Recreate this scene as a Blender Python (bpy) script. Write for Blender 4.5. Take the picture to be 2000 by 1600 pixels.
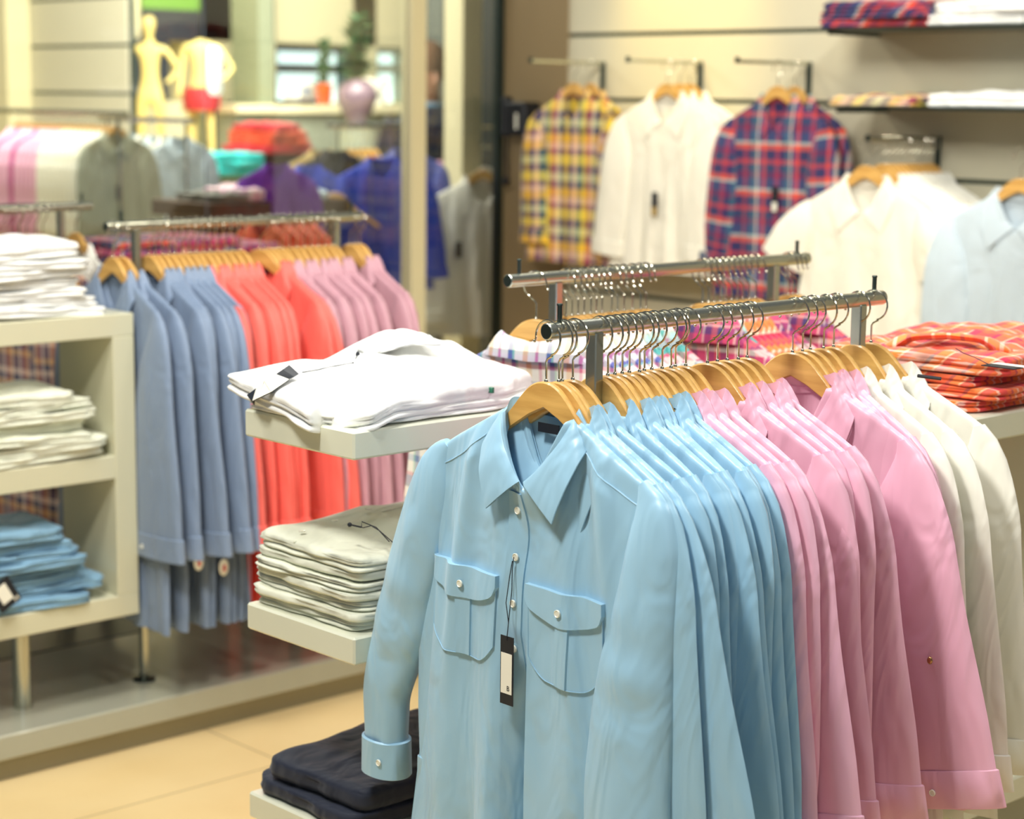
import bpy, math, random
import numpy as np
from mathutils import Vector, Matrix
from math import sin, cos, pi, radians, sqrt, exp

for o in list(bpy.data.objects):
    bpy.data.objects.remove(o, do_unlink=True)
SC = bpy.context.scene
COL = SC.collection

# ------------------------------------------------------------------ camera
# world axes follow the furniture: +X along the hanging rails (away, to the right), +Y to the left and away, Z up
EYE = Vector((0.0, 0.0, 1.64))
YAW, TILT, ROLL, FPX = radians(47.08), radians(9.188), radians(0.6375), 3794.0
FH = Vector((cos(YAW), sin(YAW), 0))
R0 = Vector((sin(YAW), -cos(YAW), 0))
FW = FH * cos(TILT) + Vector((0, 0, -sin(TILT)))
U0 = R0.cross(FW)
RT = R0 * cos(ROLL) + U0 * sin(ROLL)
UP = U0 * cos(ROLL) - R0 * sin(ROLL)
cam_data = bpy.data.cameras.new('camera')
cam = bpy.data.objects.new('camera', cam_data)
COL.objects.link(cam)
m = Matrix.Identity(4)
for i in range(3):
    m[i][0], m[i][1], m[i][2], m[i][3] = RT[i], UP[i], -FW[i], EYE[i]
cam.matrix_world = m
cam_data.sensor_width = 36.0
cam_data.lens = FPX / 2000 * 36.0
cam_data.clip_start = 0.05
cam_data.clip_end = 100
cam_data.dof.use_dof = True
cam_data.dof.focus_distance = 2.95
cam_data.dof.aperture_fstop = 3.5
SC.camera = cam

# ------------------------------------------------------------------ world, exposure
SC.view_settings.view_transform = 'Standard'
SC.view_settings.look = 'None'
SC.view_settings.gamma = 1.0
SC.view_settings.use_curve_mapping = False
SC.view_settings.exposure = -0.06
SC.cycles.use_denoising = True
SC.cycles.max_bounces = 8
SC.cycles.diffuse_bounces = 4
SC.cycles.glossy_bounces = 4
SC.cycles.transparent_max_bounces = 12
SC.cycles.sample_clamp_indirect = 6.0
W = bpy.data.worlds.new('world')
SC.world = W
W.use_nodes = True
W.node_tree.nodes['Background'].inputs[0].default_value = (0.84, 0.92, 0.98, 1)
W.node_tree.nodes['Background'].inputs[1].default_value = 0.13


def area(loc, target, size, power, color, size_y=None):
    d = bpy.data.lights.new('area_light', 'AREA')
    d.energy = power; d.color = color; d.size = size
    if size_y:
        d.shape = 'RECTANGLE'; d.size_y = size_y
    o = bpy.data.objects.new('area_light', d)
    COL.objects.link(o)
    o.location = loc
    o.rotation_euler = (Vector(target) - Vector(loc)).to_track_quat('-Z', 'Y').to_euler()
    return o


def spot(loc, target, power, color, angle, blend=0.3, radius=0.03):
    d = bpy.data.lights.new('spot_light', 'SPOT')
    d.energy = power; d.color = color; d.spot_size = radians(angle); d.spot_blend = blend; d.shadow_soft_size = radius
    o = bpy.data.objects.new('spot_light', d)
    COL.objects.link(o)
    o.location = loc
    o.rotation_euler = (Vector(target) - Vector(loc)).to_track_quat('-Z', 'Y').to_euler()
    return o


WARM = (1.0, 0.90, 0.70)
COOL = (1.0, 0.97, 0.90)
area((-0.2, -0.1, 1.9), (2.2, 1.9, 0.75), 1.0, 7, (0.84, 0.93, 1.0))  # added cool fill beside the camera, brightening the lower shirts; not a ceiling fixture
area((0.6, 2.1, 3.2), (2.1, 1.9, 0.9), 0.40, 70, COOL)
area((2.5, 0.5, 3.2), (2.6, 2.0, 0.9), 0.45, 30, COOL)
area((2.0, 2.9, 3.2), (2.1, 2.6, 0.9), 0.4, 26, COOL)
area((3.2, 2.4, 3.2), (3.1, 2.1, 0.9), 0.4, 22, COOL)
area((1.5, 3.2, 3.2), (2.9, 4.4, 0.8), 0.5, 44, COOL)
area((3.9, 3.4, 3.2), (5.2, 3.9, 1.0), 0.7, 24, WARM)
area((4.2, 7.4, 3.2), (4.6, 7.9, 0.0), 1.4, 170, COOL)
area((6.6, 8.4, 3.3), (7.2, 10.6, 1.2), 1.6, 230, COOL)
spot((3.2, 5.3, 3.1), (5.3, 4.35, 1.2), 50, WARM, 50, 0.5, 0.05)
spot((4.25, 2.5, 3.1), (5.3, 3.9, 1.7), 75, COOL, 54, 0.4, 0.02)
spot((4.5, 4.9, 2.9), (5.3, 4.80, 1.98), 80, (1.0, 0.74, 0.22), 42, 0.9, 0.06)  # added spot: its yellow glow on the slats imitates lamps reflected in glass



# ------------------------------------------------------------------ picture helpers: where a line of sight meets a plane
def ray(u, v):
    return FW + RT * ((u - 1000) / FPX) - UP * ((v - 800) / FPX)


def at_x(u, v, x):
    q = ray(u, v); return EYE + q * ((x - EYE.x) / q.x)


def at_y(u, v, y):
    q = ray(u, v); return EYE + q * ((y - EYE.y) / q.y)


def at_z(u, v, z):
    q = ray(u, v); return EYE + q * ((z - EYE.z) / q.z)


def at_d(u, v, d):
    return EYE + ray(u, v) * d


# ------------------------------------------------------------------ materials
def srgb(r, g, b):
    f = lambda c: ((c / 255 + 0.055) / 1.055) ** 2.4 if c > 10 else c / 255 / 12.92
    return (f(r), f(g), f(b), 1)


MATS = {}


def mat(name, col, rough=0.6, metal=0.0, spec=0.5, sheen=0.0, bump=None, coat=0.0, trans=0.0, emit=None, mottle=0.0, sheen_tint=None):
    """bump = (noise scale, strength, distance, detail, stretch)"""
    if name in MATS:
        return MATS[name]
    M = bpy.data.materials.new(name); M.use_nodes = True
    N = M.node_tree.nodes; L = M.node_tree.links
    B = N['Principled BSDF']
    c = srgb(*col)
    B.inputs['Base Color'].default_value = c
    B.inputs['Roughness'].default_value = rough
    B.inputs['Metallic'].default_value = metal
    B.inputs['Specular IOR Level'].default_value = spec
    B.inputs['Sheen Weight'].default_value = sheen
    if sheen_tint:
        B.inputs['Sheen Tint'].default_value = srgb(*sheen_tint)
    B.inputs['Coat Weight'].default_value = coat
    B.inputs['Transmission Weight'].default_value = trans
    if emit:
        B.inputs['Emission Color'].default_value = srgb(*emit[0])
        B.inputs['Emission Strength'].default_value = emit[1]
    tc = N.new('ShaderNodeTexCoord')
    if mottle:
        nz = N.new('ShaderNodeTexNoise'); nz.inputs['Scale'].default_value = 7; nz.inputs['Detail'].default_value = 3
        L.new(tc.outputs['Object'], nz.inputs['Vector'])
        mx = N.new('ShaderNodeMix'); mx.data_type = 'RGBA'
        mx.inputs[6].default_value = tuple(x * (1 - mottle) for x in c[:3]) + (1,)
        mx.inputs[7].default_value = tuple(min(1, x * (1 + mottle)) for x in c[:3]) + (1,)
        L.new(nz.outputs['Fac'], mx.inputs[0]); L.new(mx.outputs[2], B.inputs['Base Color'])
    if bump:
        sc, st, dist, det, stretch = bump
        mp = N.new('ShaderNodeMapping'); mp.inputs['Scale'].default_value = (1, 1, stretch)
        nz = N.new('ShaderNodeTexNoise'); nz.inputs['Scale'].default_value = sc; nz.inputs['Detail'].default_value = det; nz.inputs['Distortion'].default_value = 1.2 if stretch < 1 else 0
        bp = N.new('ShaderNodeBump'); bp.inputs['Strength'].default_value = st; bp.inputs['Distance'].default_value = dist
        L.new(tc.outputs['Object'], mp.inputs['Vector']); L.new(mp.outputs[0], nz.inputs['Vector'])
        L.new(nz.outputs['Fac'], bp.inputs['Height']); L.new(bp.outputs[0], B.inputs['Normal'])
    MATS[name] = M
    return M


def plaid(name, uc, vc, period=0.09, thin=(250, 240, 225)):
    """woven check: warp colours uc and weft colours vc are lists of (start, colour) over one repeat"""
    if name in MATS:
        return MATS[name]
    M = bpy.data.materials.new(name); M.use_nodes = True
    N = M.node_tree.nodes; L = M.node_tree.links
    B = N['Principled BSDF']; B.inputs['Roughness'].default_value = 0.75; B.inputs['Sheen Weight'].default_value = 0.2
    uv = N.new('ShaderNodeUVMap'); sp = N.new('ShaderNodeSeparateXYZ'); L.new(uv.outputs[0], sp.inputs[0])
    outs = []
    for k, stops in enumerate((uc, vc)):
        dv = N.new('ShaderNodeMath'); dv.operation = 'DIVIDE'; dv.inputs[1].default_value = period * (1, 1.12)[k]
        fr = N.new('ShaderNodeMath'); fr.operation = 'FRACT'
        L.new(sp.outputs[k], dv.inputs[0]); L.new(dv.outputs[0], fr.inputs[0])
        cr = N.new('ShaderNodeValToRGB'); cr.color_ramp.interpolation = 'CONSTANT'
        el = cr.color_ramp.elements
        el[0].position = stops[0][0]; el[0].color = srgb(*stops[0][1])
        el[1].position = stops[1][0]; el[1].color = srgb(*stops[1][1])
        for p, c in stops[2:]:
            e = el.new(p); e.color = srgb(*c)
        L.new(fr.outputs[0], cr.inputs[0]); outs.append(cr.outputs[0])
    mx = N.new('ShaderNodeMix'); mx.data_type = 'RGBA'; mx.inputs[0].default_value = 0.5
    L.new(outs[0], mx.inputs[6]); L.new(outs[1], mx.inputs[7]); L.new(mx.outputs[2], B.inputs['Base Color'])
    MATS[name] = M
    return M


def cloth(name, col, rough=0.5, sheen=0.25, st=0.25, tint=(250, 252, 255)):
    return mat(name, col, rough=rough, spec=0.45, sheen=sheen * .6, bump=(11, st * 2.8, 0.018, 2.0, 0.42), mottle=0.02, sheen_tint=tint)


BLUE = cloth('pale_blue_satin_cotton', (152, 194, 219), 0.36, 0.3)
PINK = cloth('pale_pink_satin_cotton', (232, 178, 200), 0.38, 0.3)
WHITE = cloth('white_cotton', (240, 238, 226), 0.6, 0.2)
CREAM = cloth('cream_cotton', (242, 238, 222), 0.6, 0.2)
OFFWHITE = cloth('ecru_cotton', (226, 228, 208), 0.6, 0.2)
BRIGHT = cloth('bright_white_cotton', (240, 241, 238), 0.6, 0.2)
CORAL = cloth('coral_cotton', (244, 108, 96), 0.55, 0.25)
MAUVE = cloth('mauve_cotton', (198, 150, 162), 0.55, 0.25)
SLATE = cloth('slate_blue_cotton', (124, 142, 168), 0.55, 0.25)
DENIM = cloth('mid_blue_cotton', (122, 162, 188), 0.55, 0.25)
GREYGREEN = cloth('grey_green_cotton', (158, 160, 138), 0.6, 0.2)
LTBLUE = cloth('washed_blue_cotton', (196, 212, 222), 0.6, 0.2)
ROYAL = cloth('royal_blue_cotton', (30, 64, 190), 0.6, 0.1)
ROYAL2 = cloth('dusty_indigo_cotton', (84, 96, 168), 0.6, 0.1)
PURPLE = cloth('purple_cotton', (100, 24, 160), 0.6, 0.1)
NAVY = cloth('black_navy_cotton', (22, 30, 50), 0.7, 0.25)
DARK = cloth('black_cotton', (34, 32, 36), 0.7, 0.1)
TEAL = cloth('turquoise_cotton', (70, 220, 215), 0.6, 0.1)
ORANGE = cloth('orange_red_cotton', (222, 86, 48), 0.6, 0.1)
RED = cloth('red_cotton', (206, 52, 58), 0.6, 0.1)
TAN = cloth('tan_cotton', (190, 160, 96), 0.6, 0.1)
GREYC = cloth('grey_cotton', (104, 102, 92), 0.7, 0.1)
P_LIGHT = plaid('light_plaid', [(0, (238, 232, 222)), (.18, (214, 120, 150)), (.26, (240, 235, 225)), (.46, (70, 90, 150)), (.58, (120, 190, 160)), (.64, (242, 236, 222)), (.86, (236, 190, 120))],
                [(0, (240, 236, 226)), (.25, (214, 110, 140)), (.33, (80, 70, 150)), (.52, (60, 90, 140)), (.6, (240, 236, 228)), (.85, (150, 170, 200))], 0.085)
P_TEAL = plaid('teal_plaid', [(0, (206, 222, 214)), (.2, (60, 190, 170)), (.4, (200, 60, 100)), (.5, (230, 220, 210)), (.7, (50, 60, 100)), (.85, (220, 160, 170))],
               [(0, (220, 226, 220)), (.3, (200, 60, 96)), (.45, (60, 70, 110)), (.7, (90, 200, 180)), (.85, (230, 226, 210))], 0.085)
P_RED = plaid('red_orange_plaid', [(0, (240, 120, 60)), (.22, (250, 225, 200)), (.28, (214, 40, 70)), (.5, (235, 100, 40)), (.66, (130, 20, 80)), (.74, (245, 140, 50)), (.92, (250, 230, 210))],
              [(0, (230, 90, 50)), (.2, (200, 30, 80)), (.4, (250, 214, 180)), (.46, (240, 130, 60)), (.7, (120, 24, 90)), (.8, (235, 80, 60))], 0.075)
P_MAG = plaid('magenta_plaid', [(0, (200, 60, 110)), (.3, (240, 210, 200)), (.36, (120, 40, 110)), (.6, (220, 90, 90)), (.8, (60, 50, 100))],
              [(0, (190, 50, 90)), (.3, (70, 50, 110)), (.5, (230, 180, 170)), (.56, (200, 60, 100)), (.85, (240, 220, 200))], 0.07)
P_YEL = plaid('yellow_plaid', [(0, (236, 190, 30)), (.14, (40, 36, 80)), (.26, (236, 214, 180)), (.36, (190, 60, 90)), (.5, (244, 210, 60)), (.62, (50, 100, 100)), (.74, (240, 200, 170)), (.86, (70, 40, 100))],
              [(0, (40, 44, 84)), (.16, (240, 214, 70)), (.34, (110, 40, 90)), (.44, (236, 190, 160)), (.56, (240, 180, 30)), (.72, (40, 60, 90)), (.86, (200, 210, 160))], 0.20)
P_NAVY = plaid('navy_red_plaid', [(0, (34, 30, 84)), (.18, (226, 70, 50)), (.28, (40, 60, 110)), (.38, (230, 214, 196)), (.44, (40, 100, 120)), (.6, (46, 26, 84)), (.76, (170, 40, 60)), (.88, (30, 40, 90))],
               [(0, (40, 36, 92)), (.2, (236, 90, 50)), (.32, (200, 220, 210)), (.38, (50, 70, 120)), (.6, (110, 26, 80)), (.74, (30, 60, 100)), (.9, (200, 60, 60))], 0.15)
P_BROWN = plaid('brown_plaid', [(0, (60, 60, 80)), (.3, (220, 190, 160)), (.42, (190, 120, 60)), (.65, (130, 70, 90)), (.85, (230, 210, 190))],
                [(0, (120, 80, 90)), (.4, (210, 160, 100)), (.6, (60, 60, 90)), (.8, (230, 200, 180))], 0.08)
P_PATCH = plaid('purple_patch_plaid', [(0, (230, 200, 214)), (.3, (130, 50, 110)), (.5, (240, 230, 220)), (.75, (200, 120, 150))],
                [(0, (240, 226, 220)), (.4, (150, 60, 110)), (.6, (220, 170, 190))], 0.05)

M_WALL = mat('wall_paint', (208, 202, 176), 0.55, mottle=0.02)
M_SLOT = mat('slat_groove', (72, 84, 72), 0.5, metal=0.4)
M_BROWN = mat('brown_panel', (142, 122, 88), 0.5, mottle=0.06)
M_PILLAR = mat('cream_pillar', (236, 226, 184), 0.5)
M_SHELF = mat('cream_lacquer', (218, 220, 200), 0.3, coat=0.3)
M_CAB = mat('cabinet_lacquer', (206, 204, 176), 0.3, coat=0.3)
M_PLAT = mat('platform_top', (170, 170, 152), 0.16, coat=0.4, mottle=0.04)
M_KICK = mat('brushed_kick_plate', (146, 142, 124), 0.35, metal=0.6)
M_STEEL = mat('brushed_steel', (198, 200, 188), 0.27, metal=1.0)
M_STEELD = mat('dark_steel', (84, 96, 92), 0.35, metal=1.0)
M_CHROME = mat('hook_chrome', (206, 202, 186), 0.14, metal=1.0)
M_PEARL = mat('pearl_button', (236, 236, 222), 0.25, coat=0.6)
M_GOLD = mat('brass_stud', (206, 170, 110), 0.25, metal=1.0)
M_BLACK = mat('black_card', (20, 26, 36), 0.5)
M_TAGW = mat('white_card', (236, 234, 220), 0.6)
M_BLKP = mat('black_plastic', (26, 28, 34), 0.35)
M_MANN = mat('mannequin_plastic', (246, 224, 140), 0.3, coat=0.3)
M_LEAF = mat('plant_leaf', (50, 92, 52), 0.5, mottle=0.3)
M_POT = mat('orange_pot', (214, 88, 36), 0.4)
M_VASE = mat('mauve_vase', (128, 106, 118), 0.3, mottle=0.3)
M_CTR = mat('counter_grey', (152, 158, 138), 0.4)
M_SKIN = mat('skin', (196, 142, 110), 0.5)
M_HAIR = mat('brown_hair', (120, 82, 52), 0.6)


def wood_mat():
    M = bpy.data.materials.new('beech_wood'); M.use_nodes = True
    N = M.node_tree.nodes; L = M.node_tree.links; B = N['Principled BSDF']
    tc = N.new('ShaderNodeTexCoord'); mp = N.new('ShaderNodeMapping'); mp.inputs['Scale'].default_value = (40, 6, 50)
    nz = N.new('ShaderNodeTexNoise'); nz.inputs['Scale'].default_value = 1.6; nz.inputs['Detail'].default_value = 5
    cr = N.new('ShaderNodeValToRGB')
    cr.color_ramp.elements[0].position = 0.3; cr.color_ramp.elements[0].color = srgb(196, 148, 76)
    cr.color_ramp.elements[1].position = 0.75; cr.color_ramp.elements[1].color = srgb(226, 180, 102)
    L.new(tc.outputs['Object'], mp.inputs[0]); L.new(mp.outputs[0], nz.inputs['Vector']); L.new(nz.outputs['Fac'], cr.inputs[0])
    L.new(cr.outputs[0], B.inputs['Base Color'])
    B.inputs['Roughness'].default_value = 0.38; B.inputs['Coat Weight'].default_value = 0.2
    return M


M_WOOD = wood_mat()


def tile_mat(x0, y0, sx, sy):
    M = bpy.data.materials.new('beige_floor_tile'); M.use_nodes = True
    N = M.node_tree.nodes; L = M.node_tree.links; B = N['Principled BSDF']
    tc = N.new('ShaderNodeTexCoord'); sp = N.new('ShaderNodeSeparateXYZ'); L.new(tc.outputs['Object'], sp.inputs[0])
    ms = []
    for k, (o, s) in enumerate(((x0, sx), (y0, sy))):
        a = N.new('ShaderNodeMath'); a.operation = 'SUBTRACT'; a.inputs[1].default_value = o - 50 * s - 0.002
        b = N.new('ShaderNodeMath'); b.operation = 'DIVIDE'; b.inputs[1].default_value = s
        c = N.new('ShaderNodeMath'); c.operation = 'FRACT'
        d = N.new('ShaderNodeMath'); d.operation = 'LESS_THAN'; d.inputs[1].default_value = 0.004 / s
        L.new(sp.outputs[k], a.inputs[0]); L.new(a.outputs[0], b.inputs[0]); L.new(b.outputs[0], c.inputs[0]); L.new(c.outputs[0], d.inputs[0])
        ms.append(d)
    mx = N.new('ShaderNodeMath'); mx.operation = 'MAXIMUM'; L.new(ms[0].outputs[0], mx.inputs[0]); L.new(ms[1].outputs[0], mx.inputs[1])
    nz = N.new('ShaderNodeTexNoise'); nz.inputs['Scale'].default_value = 3; nz.inputs['Detail'].default_value = 6
    L.new(tc.outputs['Object'], nz.inputs['Vector'])
    cr = N.new('ShaderNodeValToRGB')
    cr.color_ramp.elements[0].color = srgb(222, 192, 134); cr.color_ramp.elements[1].color = srgb(240, 216, 164)
    L.new(nz.outputs['Fac'], cr.inputs[0])
    mc = N.new('ShaderNodeMix'); mc.data_type = 'RGBA'; mc.inputs[7].default_value = srgb(150, 130, 92)
    L.new(mx.outputs[0], mc.inputs[0]); L.new(cr.outputs[0], mc.inputs[6]); L.new(mc.outputs[2], B.inputs['Base Color'])
    B.inputs['Roughness'].default_value = 0.3
    return M


def glass_mat():
    M = bpy.data.materials.new('clear_glass'); M.use_nodes = True
    N = M.node_tree.nodes; L = M.node_tree.links
    N.remove(N['Principled BSDF'])
    t = N.new('ShaderNodeBsdfTransparent'); t.inputs[0].default_value = (0.95, 0.97, 0.94, 1)
    g = N.new('ShaderNodeBsdfGlossy'); g.inputs['Roughness'].default_value = 0.02
    fr = N.new('ShaderNodeFresnel'); fr.inputs[0].default_value = 1.45
    mx = N.new('ShaderNodeMixShader')
    L.new(fr.outputs[0], mx.inputs[0]); L.new(t.outputs[0], mx.inputs[1]); L.new(g.outputs[0], mx.inputs[2])
    L.new(mx.outputs[0], N['Material Output'].inputs[0])
    return M


M_GLASS = glass_mat()


# ------------------------------------------------------------------ mesh helpers
class MB:
    def __init__(s):
        s.v = []; s.f = []; s.uv = []; s.n = 0

    def add(s, verts, faces, uv=None):
        verts = np.asarray(verts, float).reshape(-1, 3)
        b = s.n
        s.v.append(verts); s.n += len(verts)
        s.f.extend([tuple(b + i for i in f) for f in faces])
        s.uv.append(np.asarray(uv, float) if uv is not None else verts[:, [1, 2]])
        return s

    def grid(s, P, uv=None, wrap=False, flip=False):
        """P: (nv, nu, 3)"""
        P = np.asarray(P); nv, nu = P.shape[:2]
        F = []
        for j in range(nv - 1):
            for i in range(nu if wrap else nu - 1):
                a = j * nu + i; b = j * nu + (i + 1) % nu
                q = (a, b, b + nu, a + nu)
                F.append(q[::-1] if flip else q)
        return s.add(P.reshape(-1, 3), F, None if uv is None else np.asarray(uv).reshape(-1, 2))

    def box(s, lo, hi, bev=0.0):
        x0, y0, z0 = lo; x1, y1, z1 = hi
        if bev <= 0:
            v = [(x, y, z) for z in (z0, z1) for y in (y0, y1) for x in (x0, x1)]
            f = [(0, 2, 3, 1), (4, 5, 7, 6), (0, 1, 5, 4), (2, 6, 7, 3), (0, 4, 6, 2), (1, 3, 7, 5)]
            return s.add(v, f)
        # rounded vertical section: chamfered box built from three nested boxes' corners
        b = bev; v = []; idx = {}
        for cx, sx in ((x0, 1), (x1, -1)):
            for cy, sy in ((y0, 1), (y1, -1)):
                for cz, sz in ((z0, 1), (z1, -1)):
                    k = (sx, sy, sz)
                    idx[k] = len(v)
                    v += [(cx, cy + sy * b, cz + sz * b), (cx + sx * b, cy, cz + sz * b), (cx + sx * b, cy + sy * b, cz)]
        f = []
        for sx in (1, -1):
            f.append([idx[(sx, a, c)] for a, c in ((1, 1), (-1, 1), (-1, -1), (1, -1))])
        for sy in (1, -1):
            f.append([idx[(a, sy, c)] + 1 for a, c in ((1, 1), (-1, 1), (-1, -1), (1, -1))])
        for sz in (1, -1):
            f.append([idx[(a, c, sz)] + 2 for a, c in ((1, 1), (-1, 1), (-1, -1), (1, -1))])
        for sx in (1, -1):
            for sy in (1, -1):
                f.append([idx[(sx, sy, 1)], idx[(sx, sy, 1)] + 1, idx[(sx, sy, -1)] + 1, idx[(sx, sy, -1)]])
        for sx in (1, -1):
            for sz in (1, -1):
                f.append([idx[(sx, 1, sz)], idx[(sx, 1, sz)] + 2, idx[(sx, -1, sz)] + 2, idx[(sx, -1, sz)]])
        for sy in (1, -1):
            for sz in (1, -1):
                f.append([idx[(1, sy, sz)] + 1, idx[(1, sy, sz)] + 2, idx[(-1, sy, sz)] + 2, idx[(-1, sy, sz)] + 1])
        for k, i in idx.items():
            f.append([i, i + 1, i + 2])
        return s.add(v, f)

    def tube(s, pts, r, n=10, cap=True):
        pts = [Vector(p) for p in pts]
        rr = r if hasattr(r, '__len__') else [r] * len(pts)
        rings = []
        up = None
        for i, p in enumerate(pts):
            t = (pts[min(i + 1, len(pts) - 1)] - pts[max(i - 1, 0)]).normalized()
            if up is None:
                up = Vector((0, 0, 1)) if abs(t.z) < 0.9 else Vector((1, 0, 0))
            a = t.cross(up).normalized(); up2 = a.cross(t).normalized(); up = up2
            rings.append([tuple(p + (a * cos(2 * pi * k / n) + up2 * sin(2 * pi * k / n)) * rr[i]) for k in range(n)])
        b = len(rings)
        P = np.array(rings)
        s.grid(P, wrap=True)
        if cap:
            s.add(P[0], [tuple(range(n))]); s.add(P[-1], [tuple(reversed(range(n)))])
        return s

    def lathe(s, prof, c=(0, 0, 0), n=24):
        P = np.array([[(c[0] + r * cos(2 * pi * k / n), c[1] + r * sin(2 * pi * k / n), c[2] + z) for k in range(n)] for r, z in prof])
        s.grid(P, wrap=True)
        s.add(P[0], [tuple(reversed(range(n)))]); s.add(P[-1], [tuple(range(n))])
        return s

    def sphere(s, c, r, n=10, sq=(1, 1, 1)):
        P = np.array([[(c[0] + sq[0] * r * sin(pi * j / n) * cos(2 * pi * k / n), c[1] + sq[1] * r * sin(pi * j / n) * sin(2 * pi * k / n), c[2] + sq[2] * r * cos(pi * j / n))
                       for k in range(n)] for j in range(n + 1)])
        return s.grid(P, wrap=True)

    def mesh(s, name, material, smooth=True):
        me = bpy.data.meshes.new(name)
        V = np.concatenate(s.v)
        me.from_pydata([tuple(map(float, p)) for p in V], [], [tuple(int(i) for i in f) for f in s.f])
        UV = np.concatenate(s.uv)
        ul = me.uv_layers.new(name='UVMap')
        li = np.empty(len(me.loops), dtype=np.int32); me.loops.foreach_get('vertex_index', li)
        ul.data.foreach_set('uv', UV[li].astype(np.float32).ravel())
        me.materials.append(material)
        if smooth:
            me.polygons.foreach_set('use_smooth', [True] * len(me.polygons))
            if smooth != 'all':
                try:
                    me.set_sharp_from_angle(angle=radians(38))
                except Exception:
                    pass
        me.update()
        return me

    def build(s, name, material, parent=None, smooth=True, loc=None):
        o = bpy.data.objects.new(name, s.mesh(name, material, smooth))
        COL.objects.link(o)
        if loc is not None:
            o.location = loc
        if parent is not None:
            o.parent = parent
        return o


def tag(o, label=None, cat=None, group=None, kind=None):
    if label: o['label'] = label
    if cat: o['category'] = cat
    if group: o['group'] = group
    if kind: o['kind'] = kind
    return o


def thing(name, label, cat, loc=(0, 0, 0), rz=0.0, group=None):
    o = bpy.data.objects.new(name, None)
    COL.objects.link(o); o.location = loc; o.rotation_euler = (0, 0, rz)
    o.empty_display_size = 0.05
    return tag(o, label, cat, group)


def struct(name, mb, m, smooth=False):
    o = mb.build(name, m, smooth=smooth); o['kind'] = 'structure'; return o


KIDS = {}


def dup(root, loc, rz=0.0, label=None, cat=None, group=None, scale=1.0):
    r = root.copy(); COL.objects.link(r); r.location = loc; r.rotation_euler = (0, 0, rz); r.scale = (scale,) * 3
    tag(r, label, cat, group)

    def rec(a, b):
        for ch in a.children:
            c = ch.copy(); COL.objects.link(c); c.parent = b
            rec(ch, c)
    rec(root, r)
    return r


ORD = ['first', 'second', 'third', 'fourth', 'fifth', 'sixth', 'seventh', 'eighth', 'ninth', 'tenth', 'eleventh', 'twelfth', 'thirteenth', 'fourteenth',
       'fifteenth', 'sixteenth', 'seventeenth', 'eighteenth', 'nineteenth', 'twentieth', 'twenty-first', 'twenty-second', 'twenty-third', 'twenty-fourth',
       'twenty-fifth', 'twenty-sixth', 'twenty-seventh', 'twenty-eighth', 'twenty-ninth', 'thirtieth', 'thirty-first', 'thirty-second', 'thirty-third', 'thirty-fourth']

# ------------------------------------------------------------------ wooden hanger
def extrude_outline(mb, top, bot, half, x0=0.0):
    """flat piece in the YZ plane between two mirrored profiles, with rounded rim"""
    yt = np.array([p[0] for p in top]); zt = np.array([p[1] for p in top])
    yb = np.array([p[0] for p in bot]); zb = np.array([p[1] for p in bot])
    ys = np.linspace(0, min(yt[-1], yb[-1]), 26)
    full = np.concatenate([-ys[::-1][:-1], ys])
    T = np.interp(abs(full), yt, zt); B = np.interp(abs(full), yb, zb)
    k = np.array([.25, .5, .25])
    for _ in range(3):
        T[1:-1] = np.convolve(T, k, 'valid')
    T[0] = T[-1] = T[1] - 0.012; B[0] = B[-1] = T[0] + 0.000
    rows = []
    b = half * 0.45
    for fx, fz in ((-half, 'b1'), (-half, 't1'), (-half + b, 't'), (half - b, 't'), (half, 't1'), (half, 'b1'), (half - b, 'b'), (-half + b, 'b'), (-half, 'b1')):
        z = {'t': T, 't1': np.maximum(T - b, (T + B) / 2), 'b': B, 'b1': np.minimum(B + b, (T + B) / 2)}[fz]
        rows.append(np.stack([np.full_like(full, fx + x0), full, z], 1))
    mb.grid(np.array(rows), flip=True)


HTOP = [(0, -.074), (.02, -.077), (.04, -.090), (.06, -.112), (.08, -.134), (.12, -.163), (.16, -.187), (.188, -.206)]
HBOT = [(0, -.114), (.03, -.127), (.06, -.145), (.1, -.170), (.15, -.200), (.188, -.222)]


def make_hanger(name='wooden_hanger', short=False):
    t = thing(name, 'wooden hanger', 'hanger')
    mb = MB()
    if short:
        extrude_outline(mb, [(a * .92, b) for a, b in HTOP], [(a * .92, b) for a, b in HBOT], .005)
    else:
        extrude_outline(mb, HTOP, HBOT, .0052)
    mb.build('shoulder_bar', M_WOOD, t)
    hk = MB()
    pts = [(0, 0, -.080), (0, 0, -.046), (0, -.003, -.0415), (0, -.012, -.0365)]
    cy, cz, r = -.0030, -.0110, .0255
    a0 = radians(-118 + 60)
    for k in range(19):
        a = radians(-75) + k * radians(262) / 18
        pts.append((0, cy + -r * cos(a), cz + r * sin(a)))
    pts.append((0, pts[-1][1] + .003, pts[-1][2] - .004))
    pts = [(p[0], p[1], p[2]) for p in pts]
    hk.tube(pts, .0016, 8)
    hk.sphere(pts[-1], .0025, 8)
    hk.lathe([(.003, -.0755), (.003, -.073), (.0018, -.0715)], (0, 0, 0), 10)
    hk.build('hook', M_CHROME, t)
    return t


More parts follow.
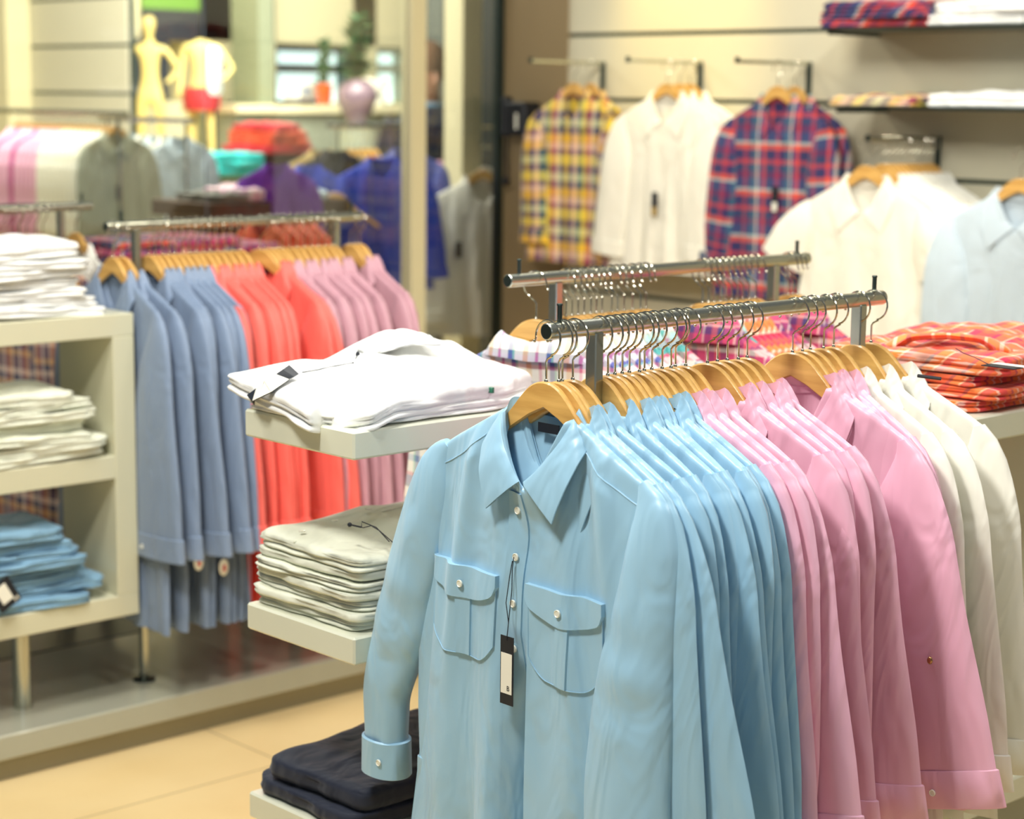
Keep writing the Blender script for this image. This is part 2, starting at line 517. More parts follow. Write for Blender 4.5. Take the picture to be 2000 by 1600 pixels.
# ------------------------------------------------------------------ shirts on hangers
def cubic(ts, keys):
    """smooth interpolation through (t, value...) keys"""
    K = np.array([k[0] for k in keys]); V = np.array([k[1:] for k in keys], float)
    fine = np.linspace(K[0], K[-1], 200)
    out = []
    for c in range(V.shape[1]):
        y = np.interp(fine, K, V[:, c])
        n = 9
        pad = np.concatenate([np.full(n, y[0]) - (y[1] - y[0]) * np.arange(n, 0, -1), y, np.full(n, y[-1]) + (y[-1] - y[-2]) * np.arange(1, n + 1)])
        y = np.convolve(pad, np.ones(2 * n + 1) / (2 * n + 1), 'valid')
        out.append(np.interp(ts, fine, y))
    return np.stack(out, -1)


class Body:
    def __init__(s, W0=.235, Wa=.222, Wh=.275, hem=-.86, T=.011, dn=.011, A=.004, seed=0, gap=0.0, nf=5.5, drop=0.0):
        s.W0, s.Wa, s.Wh, s.hem, s.T, s.dn, s.A, s.gap, s.nf, s.drop = W0, Wa, Wh, hem, T, dn, A, gap, nf, drop
        R = np.random.RandomState(seed)
        s.ph = R.uniform(0, 6.28, 6); s.fr = R.uniform(.7, 1.3, 6)

    def W(s, v):
        return np.interp(v, [0, .10, .25, 1], [s.W0, s.W0 - .004, s.Wa, s.Wh])

    def ztop(s, y, back):
        a = np.abs(y)
        z = np.interp(a, [.066, .085, .12, .18, .215, .24, .3], [-.121, -.127, -.146, -.177, -.197, -.224, -.30])
        if back:
            zn = -.130 + .009 * (a / .066) ** 2
        else:
            zn = -.232 + .111 * np.clip(a / .066, 0, 1) ** 1.5
        return np.where(a < .066, zn, z)

    def fold(s, y, z, v):
        f = 0
        k = 2 * pi * s.nf / .5
        for i, w in enumerate((1.0, .55, .35)):
            f = f + w * np.sin(k * s.fr[i] * (1, 1.7, .5)[i] * y * (1 - .25 * v) + s.ph[i] + 2.2 * s.fr[i + 3] * v + .8 * np.sin(4 * v + s.ph[i + 3]))
        return s.A * np.clip(v, 0, 1) ** .7 * f

    def pt(s, fr, v, back):
        w = s.W(v); y = fr * w
        zt = s.ztop(y, back)
        z = zt + (s.hem - zt) * v
        return y, z, s.xoff(y, z, v, fr, back)

    def xoff(s, y, z, v, fr, back):
        e = np.sqrt(np.clip(1 - np.abs(fr) ** 5, 0, 1))
        g = 1 - np.exp(-v * 11)
        top = np.where(np.abs(y) < .07, s.dn * np.sqrt(np.clip(1 - (y / .07) ** 2, 0, 1)), 0) + .0075 * (1 - np.exp(-v * 260))
        T = top * (1 - g) + s.T * g
        x = T * e * (1 if back else -1)
        if s.gap and not back:
            x = x + s.gap * np.exp(-((y - .022 - .01 * v) / .013) ** 2) * np.clip(v * 1.6 - .35, 0, 1) - s.gap * .3 * np.exp(-((y + .012) / .02) ** 2) * np.clip(v * 1.4 - .3, 0, 1)
        return x + s.fold(y, z, v) * (1 if s.T < .02 else (1 - .0 * e))

    def front(s, y, z):
        y = np.asarray(y, float); z = np.asarray(z, float)
        zt = s.ztop(y, False)
        v = np.clip((z - zt) / (s.hem - zt), 0, 1)
        return s.xoff(y, z, v, y / s.W(v), False)

    def mb(s, nu=44, nv=46):
        m = MB()
        fr = np.sin(np.linspace(-1, 1, nu) * pi / 2 * .995) / np.sin(pi / 2 * .995)
        fr = .55 * fr + .45 * np.linspace(-1, 1, nu)
        vv = np.linspace(0, 1, nv) ** 1.9
        for back in (False, True):
            F, V = np.meshgrid(fr, vv)
            y, z, x = s.pt(F, V, back)
            m.grid(np.stack([x, y, z], -1), uv=np.stack([y, z], -1), flip=not back)
        return m


def collar_mb(d, drop=0.0, wide=1.0, n=61, big=0.0):
    P = [(0, .004, -.221, -d - .004), (.12, .024, -.204, -d), (.3, .048, -.176, -.85 * d), (.5, .067, -.138, -.4 * d), (.66, .072, -.108, .15 * d), (.84, .050, -.110, .8 * d), (1, 0, -.118, d)]
    Q = [(0, .070, -.270, -d - .010), (.12, .078, -.250, -d - .010), (.3, .092, -.216, -.9 * d - .009), (.5, .103, -.176, -.45 * d - .008), (.66, .103, -.146, .2 * d + .001), (.84, .068, -.146, .9 * d + .008), (1, 0, -.152, d + .012)]
    tau = np.linspace(0, 1, n // 2 + 1)
    P = [(a, b * (1 + .08 * big), c + .008 * big * (.4 < a < .8), e) for a, b, c, e in P]
    Q = [(a, b * (1 + .14 * big), c - .014 * big * (1 - a), e - .004 * big * (a < .6)) for a, b, c, e in Q]
    p = cubic(tau, P); q = cubic(tau, Q)
    p[0] = P[0][1:]; q[0] = Q[0][1:]
    p[-1, 0] = 0; q[-1, 0] = 0
    rows = []
    st = p.copy(); st[:, 0] *= .93; st[:, 1] -= .026; st[:, 2] *= .9
    st[:, 1] = np.maximum(st[:, 1], -.236)
    up = p.copy(); up[:, 1] += .0015
    outw = (q - p); outw /= np.linalg.norm(outw, axis=1)[:, None] + 1e-9
    def mid(f, lift):
        r = p * (1 - f) + q * f
        nrm = np.stack([np.ones(len(p)) * .35, np.zeros(len(p)), np.zeros(len(p))], 1)
        r[:, 0] += lift * .5 * (p[:, 0] > .01); r[:, 1] += lift * .4; r[:, 2] += lift * np.where(tau < .6, -1, 1)
        return r
    q2 = q.copy(); q2[:, 2] += np.where(tau < .6, .0022, -.0022)
    seq = [st, p, up, mid(.07, .003), mid(.3, .004), mid(.65, .003), q, q2, mid(.7, -.001)]
    for r in seq:
        h = np.stack([r[:, 2], r[:, 0] * wide, r[:, 1] + drop], 1)
        l = h.copy(); l[:, 1] *= -1
        rows.append(np.concatenate([h, l[::-1][1:]], 0))
    m = MB(); A = np.array(rows)
    m.grid(A, uv=np.stack([A[..., 1], A[..., 2]], -1))
    return m


def sleeve_mb(keys, b, off, seed, ripple=.06, side=1, nu=26, nv=34, elbow=0.0, joint=(0, 0), fwd=0.0):
    """keys: (t, y, z, half width); returns MB in coordinates relative to the shoulder joint and the cuff frame"""
    R = np.random.RandomState(seed); ph = R.uniform(0, 6.28, 4)
    ts = np.linspace(0, 1, nv)
    C = cubic(ts, keys)
    C[0] = keys[0][1:]
    T = np.gradient(C[:, :2], axis=0); T /= np.linalg.norm(T, axis=1)[:, None]
    Nn = np.stack([-T[:, 1], T[:, 0]], 1)  # in yz plane
    bb = b * (1 - np.exp(-ts * 9)) + .0075 * np.exp(-ts * 6)
    rows = []; UV = []
    for j in range(nv):
        th = np.linspace(0, 2 * pi, nu, endpoint=False)
        t = ts[j]
        rip = 1 + ripple * t ** .5 * (np.sin(3 * th + ph[0] + 1.2 * t) + .6 * np.sin(5 * th + ph[1] - 2 * t))
        a = C[j, 2]
        if elbow:
            rip = rip + elbow * exp(-((t - .5) / .16) ** 2) * np.sin(34 * t + 2 * np.sin(th) + ph[2])
        w = a * np.sign(np.cos(th)) * np.abs(np.cos(th)) ** .85
        x = bb[j] * np.sin(th) * rip + off - fwd * min(1, t / .35)
        y = C[j, 0] + Nn[j, 0] * w; z = C[j, 1] + Nn[j, 1] * w
        rows.append(np.stack([x, (y - joint[0]) * side, z - joint[1]], 1))
        UV.append(np.stack([w, np.full_like(w, t * .55)], 1))
    m = MB()
    m.grid(np.array(rows), uv=np.array(UV), wrap=True, flip=side > 0)
    m.add(rows[0], [tuple(range(nu))] if side > 0 else [tuple(reversed(range(nu)))])
    end = (C[-1, 0] - joint[0], C[-1, 1] - joint[1], C[-1, 2], T[-1], Nn[-1])
    return m, end, np.array(rows)


def cuff_mb(end, b, off, side, length=.055, flare=1.06, nu=26):
    y0, z0, a, T, Nn = end
    rows = []
    for l, f, bf in ((-.004, 1.0, 1), (-.002, flare, 1.12), (length, flare * 1.02, 1.15), (length + .0015, flare, 1.05), (length, .95, .9), (-.002, .93, .9)):
        th = np.linspace(0, 2 * pi, nu, endpoint=False)
        w = a * f * np.sign(np.cos(th)) * np.abs(np.cos(th)) ** .85
        x = b * bf * 1.05 * np.sin(th) + off
        y = y0 + T[0] * l + Nn[0] * w; z = z0 + T[1] * l + Nn[1] * w
        rows.append(np.stack([x, y * side, z], 1))
    m = MB(); A = np.array(rows)
    return m.grid(A, uv=np.stack([A[..., 1], A[..., 2]], -1), wrap=True, flip=side > 0)


def button_mb(c, r=.0055, n=16):
    """small four-hole disc facing -X"""
    m = MB()
    pr = [(r * .72, -.0012), (r * .86, -.0022), (r, -.0016), (r, .0006)]
    rings = [[(c[0] + z, c[1] + q * cos(2 * pi * k / n), c[2] + q * sin(2 * pi * k / n)) for k in range(n)] for q, z in pr]
    m.grid(np.array(rings), wrap=True, flip=True)
    m.add(rings[0], [tuple(range(n))])
    for dy, dz in ((.28, .28), (-.28, .28), (.28, -.28), (-.28, -.28)):
        m.box((c[0] - .0017, c[1] + dy * r - .0004, c[2] + dz * r - .0004), (c[0] - .0010, c[1] + dy * r + .0004, c[2] + dz * r + .0004))
    return m


def patch_mb(body, fn, off, nu=16, nv=16, skin=.0012):
    """raised patch following the shirt front; fn(a, b) -> (y, z) with a, b in 0..1"""
    a = np.linspace(0, 1, nu); b = np.linspace(0, 1, nv)
    A, Bq = np.meshgrid(a, b)
    y, z = fn(A, Bq)
    x = body.front(y, z) - off
    edge = (A < 1e-6) | (A > 1 - 1e-6) | (Bq < 1e-6) | (Bq > 1 - 1e-6)
    P = np.stack([x, y, z], -1)
    n1 = np.pad(P, ((1, 1), (1, 1), (0, 0)), mode='edge')
    n1[0, :, 0] += off + .002; n1[-1, :, 0] += off + .002; n1[:, 0, 0] += off + .002; n1[:, -1, 0] += off + .002
    m = MB()
    m.grid(n1, uv=np.stack([n1[..., 1], n1[..., 2]], -1), flip=True)
    return m


SL_OUT = [(0, .204, -.196, .010), (.05, .219, -.218, .026), (.11, .225, -.255, .045), (.25, .228, -.330, .068), (.5, .236, -.46, .078), (.8, .252, -.61, .084), (1, .262, -.69, .080)]
SL_HANG = [(0, .204, -.196, .010), (.05, .219, -.218, .026), (.11, .223, -.255, .046), (.25, .218, -.330, .070), (.5, .212, -.46, .082), (.8, .206, -.61, .088), (1, .204, -.69, .084)]
SL_WIDE = [(0, .204, -.196, .010), (.05, .219, -.218, .026), (.11, .226, -.255, .045), (.25, .240, -.330, .066), (.5, .262, -.46, .074), (.8, .296, -.60, .080), (1, .316, -.68, .078)]
SL_BROAD = [(0, .204, -.196, .010), (.05, .219, -.218, .026), (.11, .223, -.255, .046), (.25, .214, -.330, .074), (.5, .214, -.46, .094), (.8, .226, -.61, .108), (1, .232, -.69, .106)]
SL_SHORT = [(0, .204, -.196, .010), (.08, .219, -.218, .028), (.2, .232, -.250, .050), (.5, .262, -.310, .074), (1, .300, -.390, .086)]


def make_shirt(M, name='shirt', cat='shirt', hem=-.86, Wh=.275, T=.0105, dn=.010, A=.0035, seed=0, sl=(SL_HANG, SL_OUT), b=.0105, short=False, stud=False, buttons=3, cuff_button=True,
               nu=36, nv=34, detail=True, sleeve_len=1.0, nf=5.5, label_in=True, MC=None):
    t = thing(name, 'shirt', cat)
    body = Body(hem=hem, Wh=Wh, T=T, dn=dn, A=A, seed=seed, nf=nf)
    body.mb(nu, nv).build('body', M, t)
    collar_mb(dn + .004, big=1.0).build('collar', MC or M, t)
    for side, keys in ((1, sl[0]), (-1, sl[1])):
        keys = [(k[0], k[1], -.196 + (k[2] + .196) * sleeve_len, k[3]) for k in keys]
        joint = (.214, -.206)
        m, end, rows = sleeve_mb(keys, b, -.003, fwd=.010, seed=seed + 7 * side, side=side, joint=joint, nu=20, nv=22 if detail else 14, ripple=.12)
        so = m.build('sleeve', M, t, loc=(0, joint[0] * side, joint[1]))
        if not short:
            c = cuff_mb(end, b, -.013, side, nu=20).build('cuff', M, so)
            if cuff_button and detail and side < 0:
                yb = (end[0] + end[3][0] * .03 - end[4][0] * end[2] * .5) * side; zb = end[1] + end[3][1] * .03 - end[4][1] * end[2] * .5
                button_mb((-.013 - b * 1.2, yb, zb), .0055).build('button', M_PEARL, c)
        if stud and side < 0:
            j = int(len(rows) * .62)
            p = rows[j][int(len(rows[j]) * .75)]
            q = MB(); q.sphere((p[0] - .001, p[1], p[2]), .0048, 8, (.8, 1, 1.3)); q.build('stud', M_GOLD, so)
    if detail:
        for k in range(buttons):
            z = -.262 - k * .07
            x = float(body.front(.004, z))
            button_mb((x - .0015, .004, z), .0052).build('button', M_PEARL, t)
        if label_in:
            q = MB(); q.box((dn * .7, -.02, -.142), (dn * .7 + .001, .02, -.130)); q.build('neck_label', M_BLACK, t)
    return t


class Pool:
    """first use hands out the built thing itself, later uses copy it with its parts"""
    def __init__(s, makers):
        s.mk = makers; s.made = [None] * len(makers); s.k = 0

    def place(s, loc, rz=0.0, label=None, cat=None, group=None, scale=1.0, k=None, swing=None):
        k = (s.k if k is None else k) % len(s.mk); s.k += 1
        if s.made[k] is None:
            o = s.mk[k](); s.made[k] = o
            o.location = loc; o.rotation_euler = (0, 0, rz); o.scale = (scale,) * 3
            tag(o, label, cat, group)
        else:
            o = dup(s.made[k], loc, rz, label, cat, group, scale)
        if swing is not None:
            for c in o.children:
                if c.name.startswith('sleeve'):
                    c.rotation_euler = (swing if c.location.y < 0 else -swing * .4, 0, 0)
        return o


# ------------------------------------------------------------------ folded garments
def blob(outline, ctrl, M, name='body', parent=None, edge=.01, seed=0, rough=.002, K=16, nseg=96, power=7, lips=1, base=None, loc=None):
    """soft folded cloth: outline [(x, y, z)] round the rim, ctrl [(x, y, z)] heights of the upper side"""
    R = np.random.RandomState(seed)
    O = np.array(outline, float)
    n = len(O)
    seg = np.linalg.norm(np.roll(O, -1, 0) - O, axis=1); cum = np.concatenate([[0], np.cumsum(seg)])
    t = np.linspace(0, cum[-1], nseg, endpoint=False)
    O2 = np.vstack([O, O[:1]])
    rim = np.stack([np.interp(t, cum, O2[:, k]) for k in range(3)], 1)
    for _ in range(2):
        rim = .25 * np.roll(rim, 1, 0) + .5 * rim + .25 * np.roll(rim, -1, 0)
    c = O.mean(0)
    C = np.array(ctrl, float)
    w = [R.uniform(0, 6.28) for _ in range(8)]

    def top(x, y):
        d = ((x[..., None] - C[:, 0]) ** 2 + (y[..., None] - C[:, 1]) ** 2) + 1e-5
        wt = d ** -1.6
        z = (wt * C[:, 2]).sum(-1) / wt.sum(-1)
        z = z + rough * (np.sin(31 * x + 17 * y + w[0]) + .6 * np.sin(67 * x - 43 * y + w[1] + 2 * np.sin(19 * y + w[2])) + .4 * np.sin(120 * (x * .6 + y) + w[3] + 3 * np.sin(25 * x)))
        return z
    rows = []
    rho = np.linspace(.02, 1, K) ** .7
    rho = np.append(rho, [])
    for r in rho:
        x = c[0] + (rim[:, 0] - c[0]) * r; y = c[1] + (rim[:, 1] - c[1]) * r
        zt = top(x, y)
        f = sqrt(max(0, 1 - r ** power))
        z = rim[:, 2] + edge * .5 + (zt - rim[:, 2] - edge * .5) * f
        rows.append(np.stack([x, y, z], 1))
    # rim with lips (folded layers)
    cen = c[None, :2]
    dirv = rim[:, :2] - cen; dl = np.linalg.norm(dirv, axis=1)[:, None]; dirv = dirv / dl
    H = edge * .5
    for i in range(lips):
        for q, ins in ((.25, .002), (.5, -.001), (.8, .002), (1.0, .0075 if i < lips - 1 else .012)):
            zz = rim[:, 2] + H - (i + q) * (edge / lips) * 1.0
            jit = .0025 * np.sin(7 * np.linspace(0, 2 * pi, nseg) + w[4] + 2.1 * i) + .0015 * np.sin(17 * np.linspace(0, 2 * pi, nseg) + w[5] - 1.3 * i)
            p = rim[:, :2] - dirv * (ins + jit[:, None])
            rows.append(np.concatenate([p, zz[:, None]], 1))
    A = np.array(rows)
    m = MB()
    m.grid(A, uv=np.stack([A[..., 0], A[..., 1] + A[..., 2]], -1), wrap=True)
    m.add(rows[0], [tuple(reversed(range(nseg)))], uv=rows[0][:, :2])
    m.add(rows[-1], [tuple(range(nseg))], uv=rows[-1][:, :2])
    return m.build(name, M, parent, smooth='all', loc=loc)


def rrect(w, d, r, z, jit=0, seed=0):
    R = np.random.RandomState(seed)
    pts = []
    for cx, cy, a0 in ((w / 2 - r, d / 2 - r, 0), (-w / 2 + r, d / 2 - r, 90), (-w / 2 + r, -d / 2 + r, 180), (w / 2 - r, -d / 2 + r, 270)):
        for a in (0, 45, 90):
            q = radians(a0 + a)
            j = R.uniform(-jit, jit, 2)
            pts.append((cx + r * cos(q) + j[0], cy + r * sin(q) + j[1], z))
    return pts


def folded(M, label, cat, group, loc, w, d, h, seed, rz=0, lips=2, hump=.0, name='folded_shirt', collar=None, jit=.006, rough=.0012, sag=0.0, tilt=None):
    t = thing(name, label, cat, loc, rz, group)
    if tilt: t.rotation_euler = (tilt[0], tilt[1], rz)
    R = np.random.RandomState(seed)
    out = rrect(w, d, .022, h / 2, jit, seed)
    if sag:
        out = [(x, y, z - sag * (1 if x < 0 and y < 0 else .0)) for x, y, z in out]
    ctrl = [(sx * w * .3, sy * d * .3, h + R.uniform(-.002, .003) + hump * (.6 if sx > 0 else .25)) for sx in (-1, 1) for sy in (-1, 1)] + [(0, 0, h + hump), (w * .25, 0, h + hump)]
    blob(out, ctrl, M, 'body', t, edge=h * .92, seed=seed, rough=rough, lips=lips)
    if collar:
        m = collar_mb(.03)
        o = m.build('collar', M, t)
        # laid flat: the collar's height runs along +X of the fold
        o.matrix_local = Matrix.Translation((w * collar[0], 0, h + hump + collar[1])) @ Matrix.Rotation(radians(-90), 4, 'Y') @ Matrix.Translation((0.0, 0, .17))
    return t

# ================================================================== THE SETTING
XW = 5.3
f = MB(); f.box((-2.0, -2.0, -.05), (11, 14, 0)); struct('floor', f, tile_mat(2.734, 3.756, 0.9, 0.9))


def slat_wall(name, y0, y1, xf, z1=3.0, zs=.9):
    mb = MB(); base = 1.869
    zz = sorted(base + k * .242 for k in range(-7, 5))
    edges = [0] + zz + [z1]
    for a, b in zip(edges[:-1], edges[1:]):
        mb.box((xf, y0, a + (.008 if a > 0 else 0)), (xf + .02, y1, b - (.008 if b < z1 else 0)))
    struct(name, mb, M_WALL)
    g = MB(); g.box((xf + .012, y0, 0), (xf + .05, y1, z1)); struct('trim_' + name[-1], g, M_SLOT)


slat_wall('wall_right', -1.0, 5.405, XW)
slat_wall('wall_back', 8.62, 9.6, XW + .04)
m = MB(); m.box((XW - .01, 5.405, 0), (XW + .05, 5.77, 3)); struct('wall_panel', m, M_BROWN)
m = MB(); m.box((XW - .03, 5.755, 0), (XW + .04, 5.80, 3)); struct('trim_1', m, M_STEELD)
m = MB(); m.box((XW - .10, 9.6, 0), (XW + .10, 12, 3)); struct('wall_column', m, M_PILLAR)
m = MB(); m.box((4.80, 5.74, 0), (4.872, 5.80, 3)); struct('trim_2', m, M_PILLAR)
m = MB(); m.box((5.55, 6.30, 0), (5.66, 6.42, 3)); struct('trim_3', m, M_PILLAR)
for k, (x0, x1) in enumerate(((1.2, 3.885), (3.893, 4.80), (4.872, XW - .03))):
    m = MB(); m.box((x0, 5.766, 0.0), (x1, 5.774, 3.0)); struct('window_%d' % (k + 4), m, M_GLASS)
YF = 11.0
m = MB()
zs_lo = at_y(669, 88, YF).z
m.box((3, YF, zs_lo), (12, YF + .3, 3.4)); m.box((3, YF, 0), (12, YF + .3, at_y(640, 200, YF).z))
for u0, u1 in ((380, 462), (500, 538), (690, 735), (800, 1100)):
    a = at_y(u0, 140, YF).x; b = at_y(u1, 140, YF).x
    m.box((a, YF, .9), (b, YF + .3, 2.4))
struct('wall_far', m, M_PILLAR)
M_DAY = mat('daylight_pane', (214, 240, 244), 0.3, emit=((222, 244, 246), 1.5))
M_DIM = mat('dim_pane', (84, 104, 98), 0.3)
for k, (u0, u1, mm) in enumerate(((538, 690, M_DAY), (735, 800, M_DAY), (462, 500, M_DIM))):
    a = at_y(u0, 140, YF).x; b = at_y(u1, 140, YF).x
    g = MB(); g.box((a, YF + .18, .9), (b, YF + .2, zs_lo)); o = struct('window_%d' % (k + 1), g, mm)
    fr = MB()
    for x in (a, b):
        fr.box((x - .03, YF + .02, .9), (x + .03, YF + .16, zs_lo))
    zc = at_y((u0 + u1) / 2, 134, YF).z
    fr.box((a, YF + .03, zc - .03), (b, YF + .15, zc + .03)); fr.box((a, YF + .03, zs_lo - .05), (b, YF + .15, zs_lo))
    f2 = fr.build('window_frame', M_CTR if k else M_STEELD, o, smooth=False)
m = MB(); a = at_y(505, 100, 10.3); m.box((a.x, 10.3, 0), (at_y(535, 100, 10.3).x, 10.6, 3)); struct('trim_4', m, mat('grey_column', (142, 148, 122), .5))
ua = at_y(866, 100, 8.6).x
m = MB(); m.box((ua, 8.6, 0), (10.5, 8.75, 3.2)); struct('wall_dark', m, mat('dark_partition', (66, 72, 70), .35))

# ---- display platform under the left cabinet and rail
t = thing('display_platform', 'long low cream display platform with a metal kick plate under the left rails', 'platform')
m = MB(); m.box((0.9, 4.07, .058), (3.75, 4.64, .12), .004); m.build('platform_top', M_PLAT, t, smooth=False)
m = MB(); m.box((0.92, 4.10, 0), (3.73, 4.62, .058)); m.build('kick_plate', M_KICK, t, smooth=False)
t = thing('display_plinth', 'dark grey low plinth behind the cream platform', 'plinth')
m = MB(); m.box((1.0, 4.80, 0), (4.4, 5.6, .07), .004); m.build('plinth_top', mat('dark_laminate', (88, 90, 88), .35), t, smooth=False)

# ================================================================== HANGER RAILS
def rail(name, label, x0, x1, y, z, posts, base_z, pins, r=.0124):
    t = thing(name, label, 'clothes rail', ((x0 + x1) / 2, y, base_z))
    cx = (x0 + x1) / 2; dz = z - base_z
    m = MB(); n = 28
    m.tube([(x0 - cx, 0, dz), (x0 - cx + .001, 0, dz), (x1 - cx - .001, 0, dz), (x1 - cx, 0, dz)], [r - .0012, r, r, r - .0012], n)
    m.build('bar', M_STEEL, t)
    m = MB(); m.tube([(x0 - cx - .0004, 0, dz), (x0 - cx - .0006, 0, dz)], r - .0022, n); m.build('end_cap', M_STEELD, t)
    for px in posts:
        m = MB(); w = .0088
        m.box((px - cx - w, -w * 1.25, .004), (px - cx + w, w * 1.25, dz - r * .6), .002); m.build('post', M_STEEL, t, smooth=False)
        m = MB(); m.lathe([(.03, 0), (.03, .004), (.012, .008), (.012, .02)], (px - cx, 0, 0), 20); m.build('foot', M_STEELD, t)
    for px in pins:
        m = MB(); m.lathe([(.0038, 0), (.0038, .024), (.0046, .0245), (.0046, .0265), (.004, .0275)], (px - cx, 0, dz + r - .001), 14); m.build('peg', M_STEELD, t)
    return t


ZR = 1.305
rail('garment_rail', 'brushed steel rail nearest the camera carrying blue, pink and white shirts', 1.925, 2.723, 2.0, ZR, (2.025, 2.66), 0.0, (1.952, 2.70))
rail('garment_rail', 'second brushed steel rail behind the blue and pink row, carrying plaid shirts', 2.403, 3.27, 2.6, ZR, (2.526, 3.16), 0.0, (2.432, 3.235))
rail('garment_rail', 'steel rail on the platform carrying slate, coral and mauve shirts', 2.554, 3.36, 4.24, ZR, (2.640, 3.274), 0.12, (2.60, 3.33))
rail('garment_rail', 'steel rail farther back above the white pile beside the cabinet', 2.25, 2.995, 5.05, ZR, (2.893, 2.35), 0.07, (2.965,))

hang_pool = Pool([make_hanger])
hang_small = hang_pool


def hang(x, y, z, rz, label, group):
    return hang_pool.place((x, y, z), rz, label, 'hanger', group, k=0)


# ================================================================== THE FRONT SHIRT
def pocket(body, t, y0, y1, zt, zb, M):
    cy = (y0 + y1) / 2; hw = (y1 - y0) / 2

    def pk(a, b):
        u = (a * 2 - 1)
        zbot = zb + .030 * np.clip((np.abs(u) - .45) / .55, 0, 1) ** 2
        return cy + u * hw * (1 - .03 * b), zt + .0 + (zbot - zt) * b
    p = patch_mb(body, pk, .0026, 26, 18).build('pocket', M, t)

    def pl(a, b):
        return cy - .002 + (a * 2 - 1) * .0135, zt - .03 + (zb + .001 - zt + .03) * b
    patch_mb(body, pl, .0062, 6, 16).build('pocket_pleat', M, p)
    mm = MB()
    for q in range(1):
        ys = np.linspace(-1, 1, 25)
        pts = []
        for u in ys:
            y, z = pk((u + 1) / 2, 1.0); pts.append((float(body.front(y, z)) - .0032, float(y), float(z)))
        y, z = pk(1.0, .1); pts.append((float(body.front(y, z)) - .0032, float(y), float(z)))
        y, z = pk(0.0, .1); pts.insert(0, (float(body.front(y, z)) - .0032, float(y), float(z)))
    mm.tube(pts, .0007, 5); mm.build('stitching', M, p)

    def fl(a, b):
        u = a * 2 - 1
        bot = zt - .050 + .020 * np.abs(u) ** 2.2 + .012 * np.clip((np.abs(u) - .86) / .14, 0, 1) ** 2
        return cy + u * (hw + .003), zt + .002 + (bot - zt) * b
    fo = patch_mb(body, fl, .0085, 26, 12).build('pocket_flap', M, t)
    z = zt - .026
    button_mb((float(body.front(cy, z)) - .0105, cy, z), .0058).build('button', M_PEARL, fo)


HX, HY = 1.938, 2.02
t = thing('shirt', 'pale blue shirt with two flap pockets, nearest on the front rail', 'shirt', (HX, HY, ZR), 0, 'shirts on the front rail')
hb = Body(hem=-.92, Wh=.31, Wa=.226, T=.026, dn=.034, A=.0075, seed=5, nf=3.3)
hb.gap = .0


def hero_x(s, y, z, v, fr, back):
    e = np.sqrt(np.clip(1 - np.abs(fr) ** 4, 0, 1)); g = 1 - np.exp(-v * 8)
    top = np.where(np.abs(y) < .07, s.dn * np.sqrt(np.clip(1 - (y / .07) ** 2, 0, 1)), 0) + .0085 * (1 - np.exp(-v * 260))
    T = top * (1 - g) + (s.T if not back else .006) * g
    if back:
        return T * e * .6
    x = -T * e
    gv = np.clip(v * 1.5 - .25, 0, 1)
    g2 = np.clip(v * 2.2 - .72, 0, 1); y0 = .002 + .010 * v
    x = x + .088 * g2 * np.clip((y0 + .062 - y) / .062, 0, 1) ** 2.2 * np.clip((y - y0 + .008) / .008, 0, 1)          # left edge rolls back behind the right one
    x = x - .016 * gv * np.exp(-((y - .060 - .01 * v) / .05) ** 2) - .020 * gv * np.exp(-((y + .075) / .05) ** 2)
    x = x + .016 * np.exp(-((y + .005) / .05) ** 2) * np.exp(-((v - .10) / .08) ** 2)        # hollow under the collar
    x = x - .017 * np.exp(-((y - .12 - .12 * v) / .020) ** 2) * np.clip(1 - v * 1.6, 0, 1) * np.clip(v * 14, 0, 1)      # drapes from the neck to the armholes
    x = x - .016 * np.exp(-((y + .135 + .10 * v) / .020) ** 2) * np.clip(1 - v * 1.5, 0, 1) * np.clip(v * 14, 0, 1)
    x = x + .013 * np.exp(-((y - .19) / .018) ** 2) * np.clip(v * 5, 0, 1) * np.clip(1.4 - v * 2, 0, 1)
    x = x + .013 * np.exp(-((y + .095 + .06 * v) / .018) ** 2) * np.clip(v * 8, 0, 1) * np.clip(1.1 - v, 0, 1)
    return x + s.fold(y, z, v) * 1.0


hb.xoff = hero_x.__get__(hb)
hb.mb(110, 90).build('body', BLUE, t)
co = collar_mb(.036, n=101).build('collar', BLUE, t)
hero_L = [(0, .205, -.196, .010), (.045, .226, -.216, .028), (.11, .240, -.262, .045), (.3, .280, -.38, .056), (.55, .326, -.51, .058), (.8, .372, -.63, .048), (1, .374, -.715, .041)]
hero_R = [(0, .205, -.196, .010), (.045, .226, -.216, .028), (.11, .236, -.262, .046), (.25, .232, -.34, .054), (.55, .214, -.50, .074), (.8, .210, -.64, .080), (1, .225, -.82, .078)]
for side, keys, bb, off in ((1, hero_L, .030, -.006), (-1, hero_R, .030, -.024)):
    sm, end, rows = sleeve_mb(keys, bb, 0, 21 + side, ripple=.09, side=side, nu=56, nv=70, elbow=.10, joint=(.222, -.208))
    so = sm.build('sleeve', BLUE, t, loc=(0, .222 * side, -.208))
    so.rotation_euler = (0, radians(-1.5 if side > 0 else 3.2), 0)
    cf = cuff_mb(end, bb, 0, side, nu=56, length=.058, flare=1.12).build('cuff', BLUE, so)
    button_mb((-bb * 1.12, (end[0] - .02) * side, end[1] - .03), .0055).build('button', M_PEARL, cf)
pocket(hb, t, .058, .222, -.374, -.512, BLUE)
pocket(hb, t, -.160, -.006, -.374, -.512, BLUE)


def plk(a, b):
    return .004 + a * .036 + .012 * b * (1 - .5 * a), -.240 + (-.90 + .240) * b


